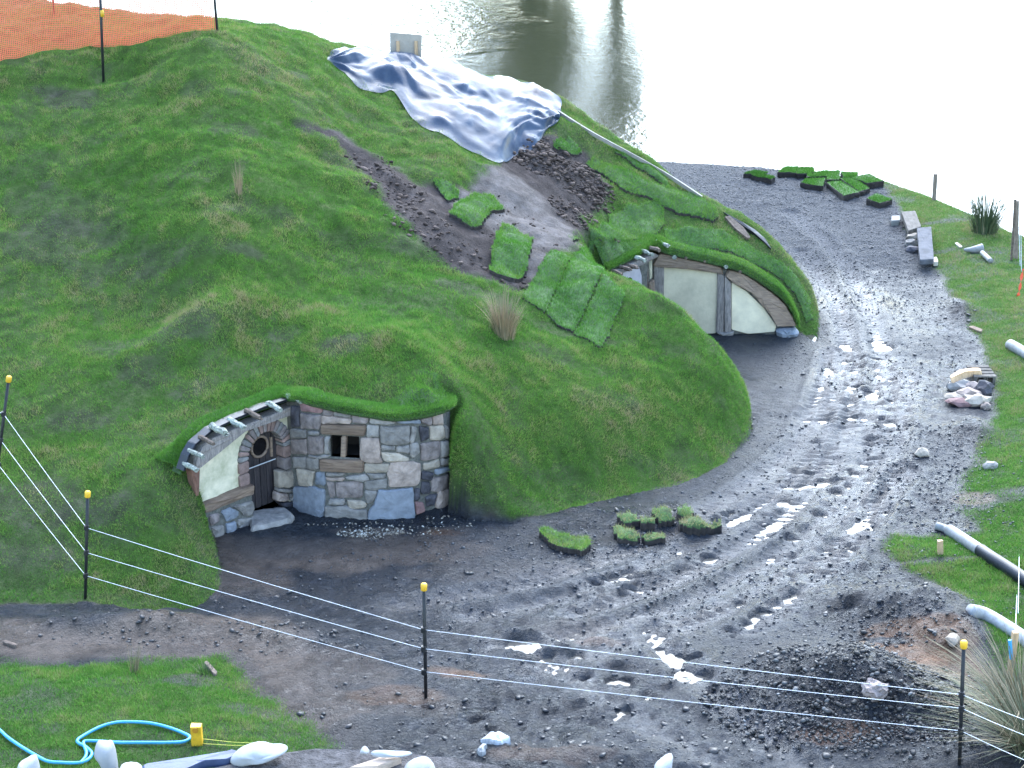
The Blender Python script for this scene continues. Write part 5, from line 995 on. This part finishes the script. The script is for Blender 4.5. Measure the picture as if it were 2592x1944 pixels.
# orange netting along the crest
fl = spline([onter(u, v) for u, v in [(-260, 205), (-120, 182), (0, 157), (80, 140), (180, 128), (260, 121), (345, 113), (400, 98), (450, 87), (500, 79), (546, 78)]], 30)
fl = [np.array([p[0], p[1], H(p[0], p[1]) + .01]) for p in fl]; cum = np.r_[0, np.cumsum([np.linalg.norm(b2 - a) for a, b2 in zip(fl[:-1], fl[1:])])]; fl = np.array(fl)
sl = np.arange(0, cum[-1], .03); bp_ = np.c_[[np.interp(sl, cum, fl[:, i]) for i in range(3)]].T; HN = 1.15; V = []; F = []
tang = np.gradient(bp_, axis=0); tang /= np.linalg.norm(tang, axis=1)[:, None]; wob = .03 * fbm(sl * .7, sl * 0, 5, 2)
for i in range(len(sl)):
    wv = .006; b0 = len(V); V += [bp_[i] - tang[i] * wv, bp_[i] + tang[i] * wv, bp_[i] + tang[i] * wv + [0, wob[i], HN], bp_[i] - tang[i] * wv + [0, wob[i], HN]]; F.append((b0, b0 + 1, b0 + 2, b0 + 3))
for hgt_ in np.arange(.005, HN, .03):
    b0 = len(V)
    for i in range(0, len(sl), 3): V += [bp_[i] + [0, wob[i] * hgt_ + .003, hgt_ - .005], bp_[i] + [0, wob[i] * hgt_ + .003, hgt_ + .005]]
    n_ = len(range(0, len(sl), 3)); F += [(b0 + 2 * i, b0 + 2 * i + 2, b0 + 2 * i + 3, b0 + 2 * i + 1) for i in range(n_ - 1)]
o = mesh_np('barrier_netting', np.array(V), np.array(F), M_or, None, False); tag(o, 'orange plastic safety netting strung along the hill crest', 'netting')
p = onter(262, 208); post(p, ony(252, -60, p[1]), 'tall black post with yellow ring in front of the orange netting', [], False, .022, 'black netting posts')
yr = ony(258, 34, p[1]); mb = MB(); mb.tube([yr - [0, 0, .05], yr + [0, 0, .05]], .03, 10); bpy.data.objects['fence_post.004'] if False else None
rg_ = mb.build('ring', M_yel, [o_ for o_ in bpy.data.objects if o_.get('label', '').startswith('tall black post')][0], True)
p = onter(550, 79); post(p, ony(538, -60, p[1]), 'black post at the right end of the orange netting', [], False, .022, 'black netting posts')
p = onter(136, 40); post(p, ony(131, -70, p[1]), 'thin post seen through the orange netting on the hilltop', [], False, .016, 'black netting posts')
# right-hand fence
def wpost(u, v, vt, label, w=.09, m=M_wood, ut=None, name='fence_post', z=None):
    p = onter(u, v) if z is None else np.array([*onz(u, v, z)[:2], z]); tp_ = ony(ut or u, vt, p[1]); mb = MB(); ax = (tp_ - p) / np.linalg.norm(tp_ - p); s = np.cross(ax, [0, 1, 0]); s /= np.linalg.norm(s)
    mb.box((p - ax * .2 + tp_) / 2, (w, w, np.linalg.norm(tp_ - p) + .2), (s, np.cross(ax, s), ax), .003); o = mb.build(name, m); tag(o, label, 'post'); return p, tp_
wpost(2364, 508, 440, 'lone brown wooden post on the skyline above the right bank', .075, M_wood, 2369)
a0, a1 = wpost(2571, 655, 508, 'grey wooden post at the top of the right picture edge', .075, M_wood, 2574)
b0_, b1_ = wpost(2560, 660, 505, 'thin reddish stake beside the grey wooden post', .04, M_bark, 2570, 'stake')
wpost(2380, 1402, 1368, 'small pale wooden peg in the grass below the white pipe', .06, M_batten, 2379, 'peg')
s0, s1 = wpost(2552, 1740, 1600, 'tan wooden stake behind the big tussock at right edge', .06, M_batten, 2570, 'stake')
mb = MB(); mb.tube([ony(2556, 1620, s0[1] - .04), ony(2560, 1668, s0[1] - .05)], .02, 6); o = mb.build('blue_tie', mat('blue_plastic', (.06, .35, .6), .5, .1, 10, 0)); tag(o, 'light blue plastic tie on the tan wooden stake', 'tie')
mid_p = onz(2640, 1300, 0)
for j, (zt, lab) in enumerate([(.95, 'upper'), (.62, 'lower')]):
    q = [np.array([a0[0], a0[1], a0[2] + zt]), ony(2586, 800 + 60 * j, 30.), ony(2583, 1200 + 30 * j, 24.), np.array([s0[0] + .02, s0[1], s0[2] + zt - .1])]
    q = spline(q, 8); mb = MB(); mb.tube(q, .0045, 5); o = mb.build('fence_wire', M_wire, None, True); tag(o, f'{lab} wire of the fence running down the right picture edge', 'wire')
def tape(pts, y, label, w=.05):
    P = [ony(u, v, y_) for (u, v), y_ in zip(pts, y)]; P = spline(P, 6); V = []
    for i, p in enumerate(P): a = i * .7; V += [p - np.array([math.cos(a), .4 * math.sin(a), .5]) * w / 2, p + np.array([math.cos(a), .4 * math.sin(a), .5]) * w / 2]
    V2 = [v + np.array([0, .004, 0]) for v in V]; k = len(V); F = [(2 * i, 2 * i + 1, 2 * i + 3, 2 * i + 2) for i in range(len(P) - 1)]; F += [tuple(k + q for q in f) for f in F]
    o = mesh('barrier_tape', V + V2, F, M_red, None, True); tag(o, label, 'tape')
tape([(2592, 680), (2584, 710), (2580, 742), (2572, 750)], [28.5, 28.4, 28.3, 28.3], 'orange-red tape hanging on the upper part of the right fence')
tape([(2590, 1225), (2586, 1300), (2576, 1370), (2584, 1392), (2560, 1402)], [23.6, 22.8, 22, 21.8, 21.6], 'orange-red tape fluttering by the white and black pipe')
tape([(2590, 1540), (2582, 1600), (2578, 1650), (2584, 1690), (2580, 1722)], [19.6, 19.0, 18.6, 18.4, 18.2], 'orange-red tape hanging beside the tan wooden stake', .07)
# pipes
M_pvc = mat('white_pvc', (.30, .30, .30), .5, .15, 12, .1, col2=(.20, .19, .18), spec=.25); M_blackpipe = mat('black_pipe', (.012, .014, .02), .45, .2, 20, .2)
def pipe(pts, r, name='pipe', lift=.6): return spline([(lambda p: p + np.array([0, 0, r * lift]))(onter(u, v)) for u, v in pts], 6)
pp = thing('drain_pipe', 'white drain pipe with a black lower half on the right bank', 'pipe', onter(2480, 1408))
mb = MB(); mb.tube(pipe([(2368, 1340), (2400, 1352), (2440, 1376), (2482, 1404)], .075), [.05] * 6 + [.075] * 13, 12); mb.build('white_section', M_pvc, pp, True)
mb = MB(); q = pipe([(2481, 1403), (2510, 1424), (2560, 1455), (2620, 1495)], .075); mb.tube(q, .082, 12); mb.build('black_section', M_blackpipe, pp, True)
mb = MB(); mb.tube(pipe([(2455, 1556), (2490, 1564), (2540, 1592), (2600, 1635), (2660, 1690)], .07), .08, 12); o = mb.build('drain_pipe', M_pvc, None, True); tag(o, 'white drain pipe coming out of the clay heap at right edge', 'pipe')
mb = MB(); mb.tube(pipe([(2552, 878), (2590, 900), (2650, 940)], .08), [.03] + [.09] * 12, 12); o = mb.build('drain_pipe', M_pvc, None, True); tag(o, 'white pipe end poking in at the middle of the right edge', 'pipe')
for P, lab in [([(1790, 800), (1850, 800), (1918, 792)], 'white pipe offcut lying flat on the upper right bank'), ([(1918, 822), (1945, 850), (1978, 880)], 'slim white pipe offcut pointing downhill on the upper right bank')]:
    mb = MB(); q = pipe(cR(P), .09); mb.tube(q, list(np.linspace(.02, .10, len(q))) if 'flat' in lab else .05, 10); o = mb.build('pipe_offcut', M_pvc, None, True); tag(o, lab, 'pipe')
# hose, marker
M_hose = mat('blue_hose', (.05, .33, .58), .4, .1, 10, 0)
hp_ = [(-120, 190), (0, 290), (60, 350), (150, 410), (270, 480), (340, 512), (430, 525), (560, 522), (620, 500), (645, 455), (620, 425), (590, 405), (555, 385), (545, 360), (600, 325), (700, 275), (800, 245), (900, 236), (1050, 246), (1180, 275), (1280, 310), (1330, 345), (1290, 372), (1180, 385), (1000, 383), (820, 382), (700, 376), (600, 375), (588, 398), (606, 440), (600, 480), (566, 524)]
mb = MB(); mb.tube(spline([onter(*c0([p])[0]) + np.array([0, 0, .03]) for p in hp_], 6), .0165, 8); o = mb.build('hose', M_hose, None, True); tag(o, 'bright blue hose looped on the near left grass', 'hose')
mk = onter(500, 1886); mkr = thing('marker_stake', 'short yellow marker stake in the grass beside the blue hose', 'stake', mk)
tp_ = ony(501, 1836, mk[1]); mb = MB(); mb.box((mk[0], mk[1], (mk[2] - .1 + tp_[2]) / 2), (.10, .08, tp_[2] - mk[2] + .1), None, .002); mb.build('stake', M_yel, mkr)
mb = MB(); mb.tube([tp_ + np.array([-.02, -.045, -.03]), tp_ + np.array([-.02, -.05, -.03])], .03, 8); mb.build('knob', mat('amber_knob', (.45, .2, .02), .5, .1, 10, 0), mkr)
M_str = mat('yellow_string', (.6, .55, .1), .6, .1, 10, 0)
for (pa_, pb_), lab in [(((512, 1870), (660, 1882)), 'upper yellow string running right from the yellow marker stake'), (((512, 1882), (660, 1887)), 'lower pale string running right from the yellow marker stake')]:
    a = ony(*pa_, mk[1]); b2 = ony(*pb_, mk[1] - .2); mb = MB(); mb.tube([a, (a + b2) / 2 - [0, 0, .01], b2], .003, 5); o = mb.build('string', M_str); tag(o, lab, 'string')

# ------------------------------------------------------------------ tussocks
rush_m = tint_mat('rush_leaves', [(0, (.025, .045, .02)), (.35, (.07, .10, .05)), (.6, (.17, .15, .09)), (1, (.36, .26, .16))], .7, .25, .1)
def tussock(u, v, h, spread, n, tint, label, w=.012, seed=1, base_r=.08, lean=(0, 0), z=None):
    p = onter(u, v); g = np.random.default_rng(seed); V = []; F = []; T = []
    for i in range(n):
        a = g.uniform(0, 2 * math.pi); r0 = base_r * math.sqrt(g.random()); o_ = np.array([p[0] + r0 * math.cos(a), p[1] + r0 * math.sin(a), 0]); o_[2] = H(o_[0], o_[1]) - .02
        hh = h * g.uniform(.5, 1.1); out = spread * g.random() ** .8; d = np.array([math.cos(a), math.sin(a), 0]) * out + np.array([lean[0], lean[1], 0]) * g.uniform(.3, 1)
        s = np.array([-math.sin(a), math.cos(a), 0]) * w / 2 * g.uniform(.6, 1.2); b0 = len(V); tt = tint + g.normal(0, .15)
        for k in range(4):
            f = k / 3; q = o_ + d * (f ** 1.5) + np.array([0, 0, hh * (f - .28 * out / max(h, .1) * f * f)]); ww = s * (1 - f * .9)
            V += [q - ww, q + ww]; T += [tt, tt]
        F += [(b0 + 2 * k, b0 + 2 * k + 1, b0 + 2 * k + 3, b0 + 2 * k + 2) for k in range(3)]
    o = mesh_np('tussock', np.array(V), np.array(F), rush_m, None, False, {'tint': np.clip(np.array(T), 0, 1)}); tag(o, label, 'tussock'); return o
tussock(1275, 845, .62, .30, 420, .82, 'brown dry rush tuft on the slope between the two houses', .010, 3, .16)
tussock(605, 488, .52, .10, 70, .85, 'tall thin straw tuft high on the left hillside', .008, 4, .05)
tussock(342, 1702, .36, .10, 60, .68, 'straw tuft at the edge of the near left grass', .008, 5, .06, (.08, 0))
tussock(2492, 588, 1.0, .6, 300, .30, 'spiky rush bush on the skyline above the right bank', .02, 6, .25)
tussock(2580, 1810, .85, 1.0, 430, .68, 'large arching grey-green tussock at the lower right edge', .014, 7, .25, (-.25, -.1))
tussock(2610, 1890, .8, .9, 400, .55, 'second arching tussock cut by the lower right corner', .014, 8, .25, (-.3, 0))
tussock(520, 1705, .16, .10, 60, .38, 'low grass tuft by the dark stick in the near grass', .008, 9, .08)

# ------------------------------------------------------------------ unfinished roof in the near foreground with white wrappings
ZF = .75
dk = [onz(u, v, ZF) for u, v in [(440, 1962), (560, 1936), (640, 1922), (720, 1903), (800, 1896), (880, 1899), (965, 1903), (1060, 1912), (1160, 1923), (1262, 1940), (1330, 1975), (1280, 2250), (300, 2250)]]
fr = thing('unfinished_roof', 'grey weathered roof deck at the bottom picture edge', 'roof', (np.mean(dk, 0)[0], np.mean(dk, 0)[1], 0))
k = len(dk); Vt = [p + np.array([0, 0, .03 * fbm(p[0] * 3, p[1] * 3, 2, 2)]) for p in dk]
mesh('deck', Vt + [np.array([p[0], p[1], -.1]) for p in dk], [tuple(range(k))] + [(i, (i + 1) % k, k + (i + 1) % k, k + i) for i in range(k)], mat('weathered_deck', (.11, .10, .10), .85, .4, 14, .9, 50, col2=(.03, .027, .027), spec=.2, bdist=.03), fr)
slab('membrane', [onz(u, v, ZF) for u, v in c0([(1000, 532), (1620, 428), (1700, 440), (1590, 492), (1420, 505), (1300, 560), (1000, 600)])], (0, 0, 1), .03, mat('blue_membrane', (.05, .07, .14), .5, .2, 8, .2), fr, dome=.002, step=.3)
slab('plank', [onz(u, v, ZF + .03) for u, v in c8([(-60, 1680), (150, 1615), (250, 1590), (330, 1608), (250, 1640), (160, 1675)])], (0, 0, 1), .04, mat('pale_plank', (.46, .34, .26), .75, .2, 5, .3, stretch=(1, 4, 4)), fr, dome=.004, step=.2)
M_bag = mat('white_cloth', (.33, .33, .33), .7, .08, 6, .25)
def cloth(pts, y, z, label, fold=.05, name='white_wrap', depth=.14):
    """an upright puckered piece of white sheeting with thickness"""
    P = [ony(u, v, y) for u, v in pts]; c = np.mean(P, 0); k = len(P); V = []; rings = [(1, 0), (.85, -depth * .7), (.4, -depth), ]
    for s, dy in rings:
        for p in P: q = c + (p - c) * s; V.append(q + np.array([0, dy, 0]) + rng.normal(0, fold * .3, 3))
    V.append(c + np.array([0, -depth * 1.05, 0])); B = len(V)
    for p in P: V.append(c + (p - c) * .9 + np.array([0, depth * .6, 0]))
    F = [(r * k + i, r * k + (i + 1) % k, (r + 1) * k + (i + 1) % k, (r + 1) * k + i) for r in range(2) for i in range(k)] + [(2 * k + i, 2 * k + (i + 1) % k, 3 * k) for i in range(k)] + [(i, (i + 1) % k, B + (i + 1) % k, B + i) for i in range(k)] + [tuple(range(B, B + k))]
    o = mesh(name, V, F, M_bag, None, True); sm = o.modifiers.new('soft', 'SUBSURF'); sm.levels = sm.render_levels = 1; tag(o, label, 'sheeting'); return o
cloth(c0([(118, 520), (150, 498), (165, 490), (205, 470), (215, 455), (245, 443), (262, 480), (275, 545), (270, 640), (130, 640)]), 13.95, 0, 'leftmost pointed white sheeting tuft at the bottom picture edge')
cloth(c0([(655, 400), (668, 370), (692, 343), (735, 352), (745, 340), (775, 333), (800, 410), (820, 500), (835, 640), (790, 640), (745, 520), (690, 470)]), 13.9, 0, 'tall folded white sheeting tuft below the blue hose')
cloth(c0([(825, 530), (850, 512), (900, 505), (960, 512), (1010, 540), (1010, 640), (825, 640)]), 13.8, 0, 'low rounded white sheeting right of the tall folded tuft')
cloth(c0([(1590, 490), (1630, 440), (1670, 400), (1740, 372), (1810, 353), (1880, 365), (1910, 386), (1980, 385), (2050, 396), (2000, 420), (1880, 445), (1740, 485), (1640, 520)]), 13.75, 0, 'crumpled white sheeting lying on the blue membrane')
cloth(c8([(320, 1690), (350, 1635), (400, 1596), (460, 1592), (515, 1596), (560, 1640), (590, 1690), (450, 1760)]), 13.55, 0, 'rounded white bundle on the roof deck at bottom centre')
cloth(c8([(2078, 1668), (2105, 1630), (2135, 1600), (2180, 1572), (2214, 1552), (2220, 1620), (2215, 1760), (2085, 1760)]), 14.1, 0, 'pointed white sheeting right of centre at the bottom edge')
cloth(c8([(20, 1550), (45, 1515), (70, 1505), (95, 1525), (110, 1552), (60, 1566)]), 13.72, 0, 'small white sheeting scrap on the far edge of the deck', .03, depth=.06)
cloth(c8([(60, 1556), (150, 1535), (260, 1552), (360, 1545), (430, 1556), (330, 1570), (150, 1572)]), 13.66, 0, 'flat pale sheeting scrap along the far edge of the deck', .03, depth=.05)
flat_piece('plastic_scrap', c8([(890, 1475), (950, 1442), (1010, 1445), (1075, 1478), (1040, 1500), (960, 1498)]), 'crumpled clear plastic scrap on the dark mud', 'plastic', mat('clear_plastic', (.5, .52, .55), .25, .3, 14, .6), .05, dome=.03, jit=.012)
flat_piece('plastic_scrap', c8([(850, 1560), (885, 1522), (930, 1532), (910, 1575), (870, 1582)]), 'small white plastic scrap just below the clear one', 'plastic', M_bag, .05, dome=.02, jit=.01)

# ------------------------------------------------------------------ trees on the far shore (seen mirrored in the lake)
leaf_m = tint_mat('far_leaves', [(0, (.08, .085, .03)), (.6, (.16, .15, .06)), (1, (.28, .22, .11))], .8, .1, 0)
def far_tree(x, y, h, r, n, label, seed, tb=.4):
    z = H(x, y); T = thing('tree', label, 'tree', (x, y, z), 'trees on the far shore'); g = np.random.default_rng(seed)
    mb = MB(); mb.tube([(x, y, z - .5), (x + .2, y, z + h * .3), (x, y, z + h * .75)], [.45, .32, .1], 8)
    for k in range(7):
        a = g.uniform(0, 6.28); z1 = z + h * g.uniform(.2, .6); mb.tube([(x, y, z1), (x + r * .4 * math.cos(a), y + r * .4 * math.sin(a), z1 + h * .12), (x + r * .75 * math.cos(a), y + r * .75 * math.sin(a), z1 + h * .22)], [.16, .1, .04], 5)
    mb.build('trunk', M_bark, T)
    cl = g.normal(0, 1, (26, 3)); cl /= np.linalg.norm(cl, axis=1)[:, None]; cl *= g.random((26, 1)) ** .4; cl = cl * [r * .8, r * .8, h * .46] + [x, y, z + h * .46]
    q = cl[g.integers(0, 26, n)] + g.normal(0, 1, (n, 3)) * [r * .2, r * .2, h * .07]; d = g.normal(0, 1, (n, 3)); d /= np.linalg.norm(d, axis=1)[:, None]; s = np.cross(d, g.normal(0, 1, (n, 3))); s /= np.linalg.norm(s, axis=1)[:, None]
    V = np.stack([q - s * .16, q + s * .16, q + d * .42], 1).reshape(-1, 3); mesh_np('crown', V, np.arange(3 * n).reshape(n, 3), leaf_m, T, False, {'tint': np.repeat(np.clip(tb + g.normal(0, .2, n), 0, 1), 3)})
far_tree(1.2, 116, 20, 6.2, 18000, 'tall broad olive tree mirrored in the middle of the lake', 1, .45)
far_tree(6.8, 118, 22, 2.6, 4500, 'slender thin tree right of the tall one mirrored in the lake', 3, .6)
